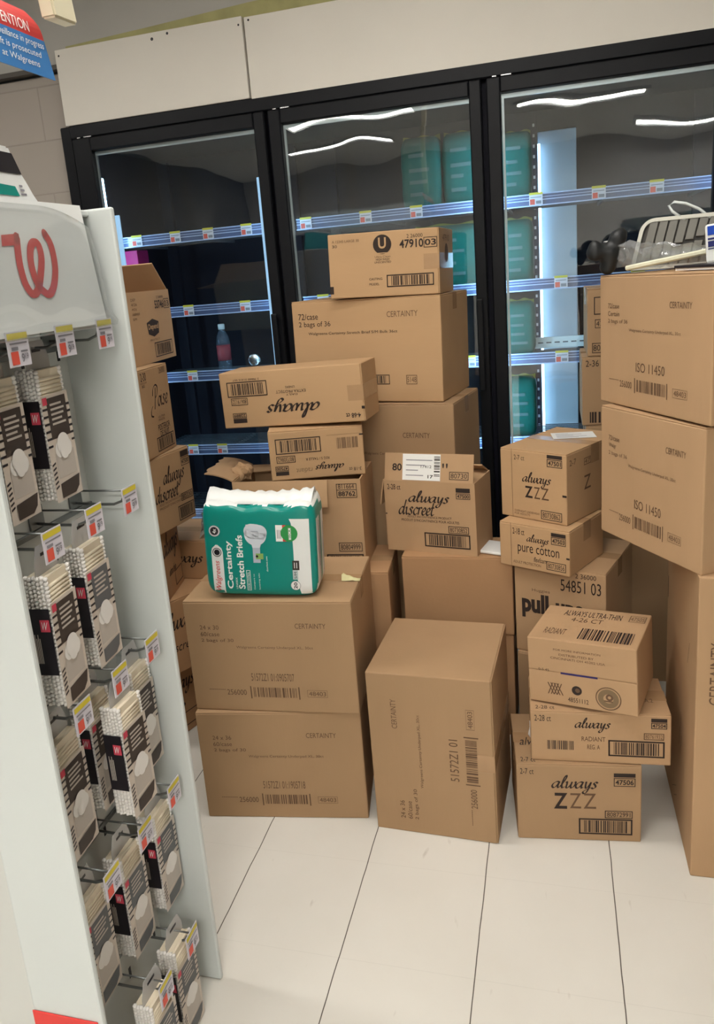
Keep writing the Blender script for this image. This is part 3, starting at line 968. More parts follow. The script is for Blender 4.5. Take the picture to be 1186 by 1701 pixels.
def certainty(p, lines, item, lot, sku, num, ink=None, s=1):
    ink = ink or INK_SOFT
    for i, l in enumerate(lines):
        v = .75 - .06 * i
        p.text(l, (.09, v, .09 + .0165 * len(l), v + .038), ink)
    p.text('CERTAINTY', (.665, .765, .845, .81), ink)
    p.text(item, (.30, .575, .76, .605), ink)
    if lot:
        p.text(lot, (.37, .285, .63, .355), ink)
    p.text('-' * 9, (.10, .195, .20, .20), ink)
    p.text(sku, (.21, .15, .33, .20), ink)
    p.bars((.375, .135, .635, .225), ink, 22, s)
    p.rect((.355, .12, .362, .235), ink).rect((.648, .12, .655, .235), ink)
    p.boxed(num, (.70, .145, .82, .21), ink, th=.0008)
    return p

# --- pair of large cartons at the front, under the green pack
t = carton(B['A1'], 'large brown carton on the floor directly beneath the carton that carries the green pack', 1)
p = certainty(fc('A1'), ['24 x 36', '60/case', '2 bags of 30'], 'Walgreens Certainty Underpad XL, 30ct', '51572Z1 01:1905718', '256000', '48403', s=3)
p.build('printed_lettering', t)
t = carton(B['A2'], 'large brown carton with the green plastic pack standing on it', 1)
p = certainty(fc('A2'), ['24 x 30', '60/case', '2 bags of 30'], 'Walgreens Certainty Underpad XL, 30ct', '51572Z1 01:0905707', '256000', '48403', s=4)
p.build('printed_lettering', t)
# --- tall carton standing on end in the middle of the floor
t = carton(B['G'], 'tall brown carton standing on the floor with all its printing turned sideways', 1, seam='right')
p = certainty(fc('G', rot=90), ['24 x 36', '60/case', '2 bags of 30'], 'Walgreens Certainty Underpad XL, 30ct', '51572Z1 01', '256000', '48403', s=5)
p.w, p.h = p.w, p.h
p.build('printed_lettering', t)

# --- right front stack
t = carton(B['H1'], 'small brown carton on the floor just right of the tall sideways-printed carton', 1)
p = fc('H1')
p.text('2-7 ct', (.03, .87, .14, .945)).script('always', (.28, .62, .66, .87))
p.text('Z', (.30, .42, .41, .63), INK, 'b').text('Z', (.43, .43, .52, .63), INK_SOFT, 'n').text('Z', (.54, .43, .64, .63), INK_SOFT, 'n')
p.rect((.78, .85, .95, .90)).boxed('47506', (.78, .73, .95, .84), style='b').boxed('80872991', (.71, .31, .93, .41))
p.build('printed_lettering', t)
p = fc('H1'); p.barcode((.5, .09, .93, .3), seed=2); p.build('printed_barcode', t)
p = fc('H1', 'top'); p.text('2-7 ct', (.04, .04, .16, .12)).text('always', (.05, .3, .3, .5), INK, 'i'); p.build('printed_lettering', t)
t = carton(B['H2'], 'wide flat brown carton jutting right, just beneath the tilted carton with round emblems', 0)
p = fc('H2')
p.text('2-28 ct', (.03, .80, .15, .92)).script('always', (.32, .6, .58, .9))
p.text('RADIANT', (.37, .43, .54, .52), INK_SOFT).text('REG. A', (.41, .27, .5, .36), INK_SOFT)
p.rect((.86, .85, .97, .92)).boxed('47504', (.86, .72, .97, .84), style='b').boxed('80761932', (.81, .5, .95, .63), INK_SOFT)
p.build('printed_lettering', t)
p = fc('H2'); p.bars((.12, .24, .31, .42), INK, 16, 8); p.build('printed_barcode', t)
p = fc('H2'); p.barcode((.56, .15, .955, .47), seed=3); p.build('printed_barcode', t)
p = fc('H2', 'top'); p.text('2-28 ct', (.04, .05, .18, .14)).text('A.2', (.84, .3, .9, .4), INK_SOFT); p.build('printed_lettering', t)
t = carton(B['H3'], 'tilted brown carton with round emblems, topmost of the small front right stack', 0, seam='front', tape=False)
p = fc('H3')
p.text('FOR MORE INFORMATION', (.25, .84, .68, .87), INK_SOFT).text('DISTRIBUTED BY', (.3, .765, .62, .8), INK_SOFT).text('CINCINNATI OH 45202 USA', (.22, .705, .72, .74), INK_SOFT)
p.text('0-5 45', (.1, .505, .2, .54), INK).rect((.31, .485, .65, .515), INK_BLUE)
for k in range(4):
    p.add([(.18 + k * .028, .15), (.19 + k * .028, .15), (.235 + k * .028, .33), (.225 + k * .028, .33)], INK_SOFT)
    p.add([(.235 + k * .028, .15), (.245 + k * .028, .15), (.19 + k * .028, .33), (.18 + k * .028, .33)], INK_SOFT)
p.disc(.455, .26, .0125, INK).disc(.462, .265, .006, INK_SOFT, lift=1)
p.text('48551112', (.37, .07, .56, .14), INK)
p.build('printed_lettering', t)
p = fc('H3'); p.disc(.74, .21, .031, INK_SOFT, .0285).disc(.74, .21, .025, INK_PALE, .012).disc(.75, .23, .009, INK_SOFT, .004).rect((.70, .16, .78, .18), INK_SOFT); p.build('printed_emblem', t)
p = fc('H3', 'top')
p.text('ALWAYS ULTRA-THIN', (.2, .72, .75, .88), INK).text('4-26 CT', (.3, .56, .6, .68), INK_SOFT).boxed('47505', (.82, .72, .97, .9), INK_SOFT)
p.text('RADIANT', (.12, .16, .32, .32), INK_SOFT).bars((.45, .1, .93, .4), INK, 22, 9)
p.build('printed_lettering', t)

# --- stack of three behind it on the right
t = carton(B['I0'], 'brown carton on the floor in the shade behind the small front right stack', 1)
t = carton(B['I'], 'brown carton marked 54851 03 with thick black lettering, right of the plain carton', 0)
p = fc('I')
p.text('pull-ups', (.08, .40, .76, .68), INK, 'B').text('Huggies', (.2, .70, .4, .74), INK_SOFT)
p.text('54851 03', (.52, .76, .95, .89), INK).text('2 36000', (.68, .92, .9, .97), INK).text('R', (.84, .45, .9, .55), INK_SOFT)
p.build('printed_lettering', t)
t = carton(B['J2'], 'flat brown carton squeezed between the carton with white sheet and the one marked 54851 03', 2)
p = fc('J2')
p.rect((.17, 0, .175, 1), INK_SOFT).text('2-18 ct', (.2, .76, .37, .9)).script('always', (.4, .56, .72, .82))
p.text('pure cotton', (.27, .31, .86, .56), INK).text('flexfoam', (.5, .2, .68, .31), INK, 'i')
p.rect((.75, .84, .95, .92)).boxed('47503', (.75, .66, .95, .83), style='b').boxed('80730856', (.68, .08, .95, .27))
p.text('ADULT PROTECTION', (.2, .1, .6, .16), INK_SOFT).rect((.955, .38, 1, .42), INK)
p.build('printed_lettering', t)
t = carton(B['J1'], 'brown carton with a white shipping label lying on its top', 2)
p = fc('J1')
p.rect((.18, 0, .185, 1), INK_SOFT).text('2-7 ct', (.22, .85, .38, .92)).script('always', (.34, .48, .78, .70))
p.text('Z', (.38, .32, .50, .49), INK, 'b').text('Z', (.52, .32, .61, .49), INK_SOFT).text('Z', (.63, .32, .74, .49), INK_SOFT)
p.rect((.72, .92, .94, .97)).boxed('47501', (.72, .8, .94, .91), style='b').boxed('80730862', (.62, .04, .93, .17))
p.text('OVERNIGHT UNDERWEAR', (.21, .09, .6, .12), INK_SOFT).text('FOR ADULTS', (.21, .05, .45, .08), INK_SOFT).rect((.94, .4, 1, .43), INK)
p.build('printed_lettering', t)
p = fc('J1', 'right'); p.text('2-7', (.05, .82, .16, .9), INK_SOFT).text('Z', (.3, .4, .42, .6), INK_SOFT).boxed('47', (.3, .75, .42, .85), INK_SOFT); p.build('printed_lettering', t)
p = Print((-.02, .15, B['J1'][6] + .0008), (.80, .60, 0), (-.60, .80, 0), (0, 0, 1), .125, .085)
p.rect((0, 0, 1, 1), WHITE_PAPER)
for k in range(5): p.rect((.1, .15 + k * .15, .1 + (.5, .7, .4, .6, .3)[k], .19 + k * .15), TAG_GREY, 1)
p.build('shipping_label', t, 'white shipping label')

# --- right hand stack
t = carton(B['K3'], 'very tall brown carton on the floor, lowest of the big right stack', 0, seam='left', tape=False)
p = fc('K3'); 
for a, b_, c, e in ((.55, .30, .60, .42), (.60, .28, .63, .36), (.35, .06, .50, .12), (.42, .05, .52, .09), (.75, .66, .80, .74)):
    p.add([(a, b_ + .0), (a + .006, b_), (c + .006, e), (c, e)], INK_SOFT)
p.rect((.02, .70, .05, .78), INK_PALE)
p.build('scuff_marks', t)
p = fc('K3', 'right', 90); p.text('CERTAINTY', (.60, .86, .80, .93), INK_SOFT).text('Walgreens Certainty', (.56, .74, .84, .78), INK_SOFT); p.build('printed_lettering', t)
t = carton(B['K2'], 'brown carton in the middle of the big right stack, overhanging the tall one', 0)
p = certainty(fc('K2'), ['72/case', 'Walgr', '2 bags of 36'], 'Walgreens Certainty Underpad XL, 30ct', 'ISO 11450', '256000', '48403', s=6); p.build('printed_lettering', t)
t = carton(B['K1'], 'brown carton at the top of the big right stack, slotted tray on it', 0)
p = certainty(fc('K1'), ['72/case', 'Certain', '2 bags of 36'], 'Walgreens Certainty Underpad XL, 30ct', 'ISO 11450', '256000', '48403', s=7); p.build('printed_lettering', t)
t = carton(B['L3'], 'brown carton on the floor in the dark gap behind the carton with white sheet', 1)
t = carton(B['L2'], 'lower of two brown cartons half hidden behind the top of the big right stack', 1)
p = fc('L2'); p.text('2-36 CT', (.04, .86, .3, .95)).bars((.08, .04, .3, .2), INK, 8, 5).script('always', (.28, .4, .6, .7)); p.build('printed_lettering', t)
t = carton(B['L1'], 'upper of two brown cartons half hidden behind the top of the big right stack', 1)
p = fc('L1'); p.frame((.07, .62, .3, .88), .003).boxed('4750', (.08, .42, .24, .55)).boxed('8073', (.05, .05, .22, .2)); p.build('printed_lettering', t)

# --- middle stack
t = carton(B['F0'], 'plain brown carton on the floor behind the tall sideways-printed carton', 3)
t = carton(B['F'], 'plain unprinted brown carton carrying the open carton with white label on its flap', 3)
t = carton(B['F2'], 'tall brown carton on the floor behind the pair carrying the green pack', 3)
# open always discreet carton
P = B['E']
t = open_carton(P, 'open brown carton with a white label on its raised front flap', 0)
p = fc('E')
p.text('2-28 ct', (.04, .875, .19, .95)).script('always', (.27, .64, .73, .88)).script('discreet', (.15, .52, .56, .74))
p.text('ADULT INCONTINENCE PRODUCT', (.25, .49, .74, .52)).text("PRODUIT D'INCONTINENCE POUR ADULTES", (.18, .435, .82, .47))
p.rect((.8, .87, .95, .93)).boxed('47500', (.8, .78, .95, .86), style='b').boxed('80730852', (.7, .3, .92, .4)).rect((0, .52, .02, .535))
p.build('printed_lettering', t)
p = fc('E'); p.barcode((.43, .09, .93, .29), seed=11); p.build('printed_barcode', t)
fo, fp = flap(t, P, 'front', .088, math.radians(-14))
fp.text('80', (.09, .36, .2, .62), INK, 'b').text("''", (.66, .5, .72, .66)).boxed('80730', (.74, .1, .95, .38))
fp.build('flap_print', fo)
fp2 = Print(fp.O, fp.U, fp.V, fp.N, fp.w, fp.h)
fp2.rect((.21, .04, .64, .97), WHITE_PAPER, 1)
for k in range(4): fp2.rect((.25, .2 + .18 * k, .25 + (.2, .14, .22, .3)[k], .23 + .18 * k), TAG_GREY, 2)
fp2.text('17412', (.42, .48, .54, .58), INK, lift=2).text('17', (.5, .12, .56, .24), INK, 'b', lift=2).bars((.57, .2, .635, .9), INK, 10, 4, True, lift=2)
fp2.build('shipping_label', fo, 'white shipping label')
flap(t, P, 'left', .085, math.radians(168), bend=0.05)
bo, bp = flap(t, P, 'back', .075, math.radians(-62))
flap(t, P, 'right', .07, math.radians(-80))
# open torn carton behind the green pack
P = B['B']
t = open_carton(P, 'torn open brown carton behind the green pack, two upside down cartons resting on it', 0)
p = fc('B')
p.text('811664', (.83, .90, .95, .95)).boxed('88762', (.815, .80, .97, .89), style='b').frame((.815, .80, .97, .955), .002).boxed('80804999', (.8, .2, .98, .3))
p.build('printed_lettering', t)
p = fc('B'); p.barcode((.7, .01, .985, .17), seed=12); p.build('printed_barcode', t)
flap(t, P, 'left', .10, math.radians(62), bend=.5, ragged=1)
bo, bp = flap(t, P, 'back', .055, math.radians(-97), ragged=2)
flap(t, P, 'front', .085, math.radians(163), bend=.25, cut=.10)
# torn paper ball and tape on its left rear corner
bm = bmesh.new()
bmesh.ops.create_icosphere(bm, subdivisions=3, radius=.028)
rd = random.Random(5)
for v in bm.verts:
    v.co *= 1 + .30 * math.sin(v.co.x * 190 + v.co.z * 80) * math.cos(v.co.y * 160) + rd.uniform(-.07, .07)
    v.co.x *= 1.3
o = bm_obj('torn_flap', bm, CARD[0], t)
o.location = (-.205, .10, .305)
bm = bmesh.new()
pts = [(-.115, .205, .30), (-.12, .20, .315), (-.11, .195, .335), (-.10, .19, .348)]
for k in range(3):
    a, b_ = Vector(pts[k]), Vector(pts[k + 1])
    vs = [bm.verts.new(a), bm.verts.new(a + Vector((.035, .004, .003 * k))), bm.verts.new(b_ + Vector((.032, .002, 0))), bm.verts.new(b_)]
    bm.faces.new(vs)
o = bm_obj('tape_end', bm, WRAP, t)
so = o.modifiers.new('thick', 'SOLIDIFY'); so.thickness = .0008
t = carton(B['C2'], 'short upside down brown carton beneath the longer upside down carton', 2)
p = fc('C2')
p.script('always', (.47, .10, .78, .32), rot=180, w0=.05, w1=.09).text('radiant', (.27, .12, .44, .22), INK_PALE, rot=180).text('REG S / TAILLE R', (.38, .37, .63, .42), INK, rot=180)
p.text('3-18 ct', (.83, .09, .96, .16), INK, rot=180).boxed('80730862', (.07, .35, .27, .49), rot=180).boxed('47500', (.05, .19, .19, .29), rot=180, style='b').rect((.05, .10, .19, .18))
p.rect((.62, .84, .98, .845), INK_SOFT).rect((.96, .8, 1, .83))
p.build('printed_lettering', t)
p = fc('C2'); p.barcode((.07, .53, .55, .84), seed=13, t=.003); p.build('printed_barcode', t)
p = fc('C2'); p.bars((.72, .56, .94, .78), INK_SOFT, 16, 3); p.build('printed_barcode', t)
t = carton(B['C1'], 'long upside down brown carton, upper of the two upside down cartons', 2, seam='right')
p = fc('C1')
p.script('always', (.315, .12, .70, .50), rot=180, w0=.045, w1=.09).text('DAILY', (.47, .53, .55, .565), INK, rot=180).text('EXTRA PROTECT', (.40, .58, .61, .63), INK, rot=180).text('LINERS', (.47, .66, .535, .70), INK, rot=180)
p.text('4-68 ct', (.87, .07, .97, .155), INK, 'b', rot=180).boxed('80619132', (.07, .41, .19, .54), rot=180).boxed('22889', (.07, .18, .17, .27), rot=180, style='b').rect((.07, .09, .17, .17))
p.text('3 70000 31416 007', (.1, .845, .29, .88), INK, rot=180).rect((.98, .22, 1, .27))
p.build('printed_lettering', t)
p = fc('C1'); p.barcode((.05, .56, .34, .83), seed=14, t=.003); p.build('printed_barcode', t)
# rear tower
t = carton(B['D3'], 'brown carton under the wide one marked 72/case, base of the rear tower', 1)
p = fc('D3'); h = B['D3'][6]
p.text('CERTAINTY', (.67, (h - .115) / h, .845, (h - .097) / h), INK_SOFT).text('Walgreens Certainty Stretch Brief S/M', (.40, (h - .178) / h, .76, (h - .166) / h), INK_SOFT).text('72/case', (.06, (h - .07) / h, .16, (h - .05) / h), INK_SOFT)
p.build('printed_lettering', t)
t = carton(B['D2'], 'wide brown carton marked 72/case near the top of the rear tower', 2)
p = fc('D2')
p.text('72/case', (.045, .82, .185, .88), INK).text('2 bags of 36', (.045, .735, .27, .80), INK).text('CERTAINTY', (.655, .815, .855, .87), INK_SOFT)
p.text('Walgreens Certainty Stretch Brief S/M Bulk 36ct', (.11, .66, .72, .695), INK).boxed('5148', (.765, .17, .835, .26), INK_SOFT)
p.build('printed_lettering', t)
p = fc('D2'); p.barcode((.38, .17, .655, .265), seed=15, t=.0025); p.build('printed_barcode', t)
t = carton(B['D1'], 'brown carton marked 47910 03 with a round dark emblem, top of the rear tower', 2, seam='right')
p = fc('D1')
p.text('47910', (.655, .72, .865, .85), INK, 'b').boxed('03', (.868, .71, .985, .865), style='b').text('2 26000', (.72, .87, .86, .925))
p.text('A 12345 LARGE 30', (.04, .865, .29, .905), INK_SOFT).text('30', (.04, .79, .085, .835))
p.text('Ultra Clean', (.43, .60, .57, .63), INK_SOFT).text('HIGH WASH', (.44, .555, .56, .59)).text('UNSCENTED', (.425, .515, .575, .545))
p.text('CASTING', (.37, .26, .49, .295)).text('MODEL', (.37, .18, .46, .215)).rect((0, .07, .035, .19))
p.build('printed_lettering', t)
p = fc('D1'); p.disc(.5, .80, .0305, INK).text('U', (.465, .735, .535, .905), CARD[2], 'b', lift=1).rect((.455, .66, .545, .675), CARD[2], 1); p.build('printed_emblem', t)
p = fc('D1'); p.barcode((.53, .14, .95, .33), seed=16, t=.0035, n=20); p.build('printed_barcode', t)
p = fc('D1', 'right'); p.disc(.5, .62, .03, INK_SOFT).text('47910', (.25, .8, .7, .9), INK_SOFT); p.build('printed_lettering', t)

# --- left column behind the display rack
P = B['M1']
t = open_carton(P, 'open brown carton marked 53746 03 on top of the left column', 0)
p = fc('M1')
p.text('53746', (.62, .74, .83, .86), INK, 'b').boxed('03', (.84, .73, .97, .87)).text('2 26000', (.68, .885, .84, .92))
for k in range(5): p.text(('DEP', '4/26', 'ADJ', 'UNDERWEAR', 'S/M')[k], (.10, .88 - .065 * k, .10 + (.1, .12, .1, .16, .08)[k], .915 - .065 * k), INK_SOFT)
p.add([(.40, .40), (.52, .355), (.64, .40), (.66, .56), (.52, .61), (.38, .56)], INK).text('Depend', (.405, .44, .635, .54), CARD[0], 'b', lift=1).text('PROTECT', (.42, .30, .64, .325), INK_SOFT)
p.build('printed_lettering', t)
p = fc('M1'); p.barcode((.5, .06, .93, .27), seed=17, t=.003); p.build('printed_barcode', t)
flap(t, P, 'right', .125, math.radians(-46))
flap(t, P, 'back', .10, math.radians(100))
flap(t, P, 'left', .10, math.radians(80))
t = carton(B['M2'], 'brown carton with curly script, directly below the carton marked 53746 03', 1)
p = fc('M2')
p.text('2-30', (.1, .87, .27, .96)).text('BG', (.12, .8, .2, .83)).text('REGULAR', (.08, .84, .28, .86), INK_SOFT).script('Poise', (.28, .44, .9, .80), w0=.035, w1=.06).text('ULTRA', (.5, .41, .72, .435), INK_SOFT).text('PADS', (.5, .375, .7, .40), INK_SOFT)
p.text('POSTERIOR', (.45, .27, .85, .34)).text('DE NUIT', (.5, .2, .8, .26)).text('26000', (.7, .9, .9, .97), INK_SOFT)
p.build('printed_lettering', t)
p = fc('M2'); p.barcode((.36, .04, .94, .2), seed=18, t=.003, n=16); p.build('printed_barcode', t)
t = carton(B['M3'], 'brown carton third from the top in the left column beside the white rack', 1)
p = fc('M3')
p.script('always', (.26, .52, .82, .84)).script('discreet', (.02, .40, .62, .62)).text('ADULT INCONTINENCE PRODUCT', (.1, .36, .8, .39), INK_SOFT).text("PRODUIT D'INCONTINENCE", (.1, .31, .85, .34), INK_SOFT)
p.rect((.76, .88, .97, .96)).boxed('47500', (.76, .76, .97, .87), style='b').boxed('80730', (.66, .3, .97, .4))
p.build('printed_lettering', t)
p = fc('M3'); p.barcode((.55, .05, .97, .25), seed=19, t=.003, n=14); p.build('printed_barcode', t)
t = carton(B['M4'], 'shadowed brown carton fourth from the top in the left column beside the rack', 3)
p = fc('M4'); p.script('always', (.25, .48, .92, .94)).text('ultra thin', (.4, .3, .7, .42), INK, 'i').frame((.62, .08, .95, .30), .003); p.build('printed_lettering', t)
t = carton(B['M5'], 'shadowed flat brown carton peeking out between left column and green pack', 3)
p = fc('M5'); p.script('always', (.10, .30, .57, .74)); p.build('printed_lettering', t)
t = carton(B['M6'], 'shadowed brown carton second from the floor in the left column', 3)
p = fc('M6'); p.script('always', (.15, .50, .55, .85)).text('discreet', (.2, .3, .5, .42), INK, 'i').frame((.40, .06, .60, .26), .003); p.build('printed_lettering', t)
t = carton(B['M7'], 'shadowed brown carton on the floor at the foot of the left column', 3)
p = fc('M7'); p.script('always', (.15, .55, .58, .88)).disc(.4, .42, .006, INK).frame((.35, .1, .60, .30), .003); p.build('printed_lettering', t)

# ------------------------------------------------------------------ green pack of briefs
PK = (-.7618, 1.8542, .671, .1102, .3087, .1355, .2656, .0017, .042)
def build_pack():
    x, y, z, yaw, w, d, h, tx, ty = PK
    t = thing('incontinence_brief_pack', 'green and white plastic pack standing on the large front left carton', 'pack', (x, y, z), (tx, ty, yaw))
    K = 9
    def surf(a, b, c):
        k = (abs(a) ** K + abs(b) ** K + abs(c) ** K) ** (1 / K)
        return Vector((a / k * w / 2, d / 2 + b / k * d / 2, h / 2 + c / k * h / 2))
    bm = bmesh.new()
    bmesh.ops.create_cube(bm, size=2)
    bmesh.ops.subdivide_edges(bm, edges=bm.edges, cuts=21, use_grid_fill=True)
    for v in bm.verts:
        a, b, c = v.co
        p = surf(a, b, c)
        if c > .8:      # sagging, crumpled top: corners stand up
            e = (c - .8) / .2
            p.z += e * (-.012 + .022 * abs(p.x / (w / 2)) ** 3 + .004 * math.sin(p.x * 70 + p.y * 40))
        v.co = p
    for f in bm.faces:
        q = f.calc_center_median()
        n = f.normal
        f.smooth = True
        f.material_index = 0
        if q.z > h * .952 and q.y > .006 or (q.z > h * .93 and q.y > d * .25):
            f.material_index = 1
        if q.x > w * .46 and q.z < h * .8 and q.y > d * .12:
            f.material_index = 1
        if q.x > w * .485 and d * .40 < q.y < d * .60:
            f.material_index = 0
    bm_obj('pack_body', bm, [GREEN, FILM_WHITE], t)
    # gathered film ridge along the top
    bm = bmesh.new()
    n = 30
    rows = []
    for k in range(n + 1):
        xx = -w * .47 + w * .93 * k / n
        top = h * .975 + .016 + .012 * abs(2 * k / n - 1) ** 2 + .003 * math.sin(k * 1.9) + .002 * math.sin(k * 4.3)
        yy = d * .55 + .006 * math.sin(k * .9)
        rows.append([bm.verts.new((xx, d * .18, h * .955)), bm.verts.new((xx, d * .36, h * .97 + (top - h * .97) * .6)), bm.verts.new((xx, yy, top)),
                     bm.verts.new((xx, d * .72, h * .97 + (top - h * .97) * .5)), bm.verts.new((xx, d * .85, h * .95))])
    for k in range(n):
        for j in range(4):
            bm.faces.new((rows[k][j], rows[k + 1][j], rows[k + 1][j + 1], rows[k][j + 1])).smooth = True
    o = bm_obj('top_seal', bm, FILM_WHITE, t)
    so = o.modifiers.new('thick', 'SOLIDIFY'); so.thickness = .0015
    def fm(u, v, e):
        a, c = u * 2 - 1, v * 2 - 1
        px, pz = a * w / 2, h / 2 + c * h / 2
        q = min(.9999, abs(a) ** K + abs(c) ** K)
        return Vector((px, d / 2 - d / 2 * (1 - q) ** (1 / K) - e, pz))
    P_ = Print((0, 0, 0), (1, 0, 0), (0, 0, 1), (0, -1, 0), w, h, fmap=fm)
    # white side band widening upwards, with its swoosh edge
    P_.grid(lambda v: .80 + .055 * (1 - min(1, v / .35)) + (-.0 if v < .5 else -.02 * (v - .5)) - (0 if v < .78 else (v - .78) * .35) + (0 if v > .3 else .0),
            lambda v: .945, FILM_WHITE, 24)
    P_.polys = [q for q in P_.polys if all(pt[1] < .87 for pt in q[0])]
    P_.polys = [q for q in P_.polys if all(.015 < pt[1] for pt in q[0])]
    P_.build('white_band', t)
    P_ = Print((0, 0, 0), (1, 0, 0), (0, 0, 1), (0, -1, 0), w, h, fmap=fm)
    # pill with the red script and leaf badge, reading upwards
    pill = lambda v: 0
    cu_, hw = .125, .052
    for k in range(14):
        v0, v1 = .03 + k * .0375, .03 + (k + 1) * .0375
        f = lambda v: hw * (1 if v < .47 else max(.0, 1 - ((v - .47) / .086) ** 2) ** .5)
        a, b = f(v0), f(v1)
        P_.add([(cu_ - a, v0), (cu_ + a, v0), (cu_ + b, v1), (cu_ - b, v1)], FILM_WHITE)
    P_.text('Walgreens', (.094, .06, .156, .385), RED, 'i', rot=90, lift=1)
    P_.disc(.125, .475, .0125, LABEL_BLACK, .0105, lift=1).disc(.125, .475, .008, LABEL_BLACK, lift=1)
    P_.text('Certainty', (.200, .085, .268, .60), WHITE_INK, 'b', rot=90, lift=1)
    P_.text('UNISEX', (.276, .085, .292, .21), WHITE_INK, rot=90, lift=1)
    P_.text('Stretch Briefs', (.300, .085, .358, .66), WHITE_INK, 'b', rot=90, lift=1)
    P_.text('ODOR CONTROL', (.385, .08, .402, .27), WHITE_INK, rot=90, lift=1).frame((.375, .07, .41, .29), .0012, WHITE_INK, 1)
    P_.text('Compare to', (.435, .08, .45, .25), WHITE_INK, rot=90, lift=1).text('fastening tabs', (.48, .08, .495, .26), WHITE_INK, rot=90, lift=1)
    P_.text('absorbent core', (.555, .28, .57, .44), WHITE_INK, rot=90, lift=1)
    P_.disc(.115, .70, .0160, TAG_GREY).disc(.115, .70, .0145, WHITE_INK, .0125, lift=1).disc(.115, .70, .0105, LABEL_BLACK, lift=1).text('4x', (.098, .675, .132, .725), WHITE_INK, 'b', rot=90, lift=2)
    P_.build('printed_lettering', t)
    P_ = Print((0, 0, 0), (1, 0, 0), (0, 0, 1), (0, -1, 0), w, h, fmap=fm)
    # picture of the brief
    BR = mat('brief_picture', (.62, .66, .72), .4)
    BR2 = mat('brief_picture_shade', (.42, .46, .54), .4)
    P_.disc(.475, .665, .030, BR).disc(.445, .70, .0215, BR).disc(.51, .69, .021, BR)
    P_.add([(.395, .77), (.47, .78), (.47, .60), (.405, .62)], BR)
    P_.add([(.425, .62), (.535, .62), (.51, .53), (.445, .53)], BR, 1)
    P_.add([(.445, .53), (.51, .53), (.508, .37), (.445, .37)], BR2)
    P_.rect((.47, .41, .535, .47), mat('brief_green', (.25, .42, .12), .4), 1).disc(.48, .44, .0035, INK, lift=2)
    P_.rect((.44, .70, .50, .708), BR2, 2)
    P_.build('brief_picture', t)
    P_ = Print((0, 0, 0), (1, 0, 0), (0, 0, 1), (0, -1, 0), w, h, fmap=fm)
    # badges at the right
    GB = mat('badge_green', (.03, .28, .07), .4)
    P_.rect((.655, .60, .715, .77), WHITE_INK, 1).rect((.715, .60, .755, .77), RED, 1).disc(.772, .685, .0225, GB, lift=2)
    P_.rect((.745, .60, .775, .77), GB, 2)
    P_.text('MAXIMUM', (.765, .62, .79, .74), WHITE_INK, 'b', rot=90, lift=3)
    for k in range(3): P_.rect((.668 + k * .014, .63, .674 + k * .014, .72), TAG_GREY, 2)
    P_.build('badge', t)
    P_ = Print((0, 0, 0), (1, 0, 0), (0, 0, 1), (0, -1, 0), w, h, fmap=fm)
    P_.disc(.805, .135, .0135, TAG_GREY, lift=1).disc(.805, .135, .0125, WHITE_INK, lift=2).text('20', (.79, .10, .82, .17), LABEL_BLACK, 'b', rot=90, lift=3)
    P_.rect((.785, .20, .83, .30), mat('badge_grey', (.5, .58, .58), .4), 1).text('S/M', (.797, .21, .82, .28), LABEL_BLACK, rot=90, lift=2)
    P_.rect((.785, .30, .845, .40), LABEL_DARK, 1).rect((.80, .32, .806, .38), WHITE_INK, 2).rect((.82, .32, .826, .38), WHITE_INK, 2)
    P_.build('badge', t)
    # writing down the white side
    P_ = Print((w / 2 + .001, 0, 0), (0, 1, 0), (0, 0, 1), (1, 0, 0), d, h)
    for k, (u, a, b) in enumerate(((.26, .30, .78), (.33, .2, .5), (.36, .25, .6), (.68, .15, .7))):
        P_.rect((u, a, u + .035, b), TAG_GREY)
    P_.rect((.22, .06, .225, .86), LABEL_BLACK).build('side_print', t)
    return t
build_pack()

# ------------------------------------------------------------------ white display rack at the left
rack = thing('display_rack', 'white hook display rack at the left filled with cotton swab packs', 'rack', (0, 0, 0))
XB, XF, YN, YF, ZR = -.862, -.728, .887, 1.290, 1.640
for nm, a, b in (('side_panel', YN, YN + .012), ('side_panel', YF, YF + .012)):
    bm = bmesh.new()
    box(bm, (XB if a == YN else XB - .06, a, .002), (XF, b, ZR), 0, .004, 2)
    bm_obj(nm, bm, WHITE_PL, rack)
bm = bmesh.new()
box(bm, (XB - .012, YN + .012, .002), (XB, YF, ZR))
for k in range(13):
    for j in range(4):
        box(bm, (XB, .945 + j * .105, .12 + k * .115), (XB + .0006, .953 + j * .105, .145 + k * .115), 1)
bm_obj('back_panel', bm, [GREY_PL, LABEL_BLACK], rack)
bm = bmesh.new()
box(bm, (XB - .60, YN + .016, .002), (XB - .012, YF + .002, ZR - .01), 0, .004)
bm_obj('rack_core', bm, GREY_PL, rack)
boxobj('top_cap', (XB - .012, YN + .012, ZR - .012), (-.772, YF, ZR - .002), WHITE_PL, rack, .002)
# red card strip low on the near side panel
bm = bmesh.new()
box(bm, (-.862, YN - .003, .05), (-.737, YN - .0005, .338), 0, .001)
bm_obj('red_card', bm, mat('red_card', (.72, .035, .03), .35, .4), rack)
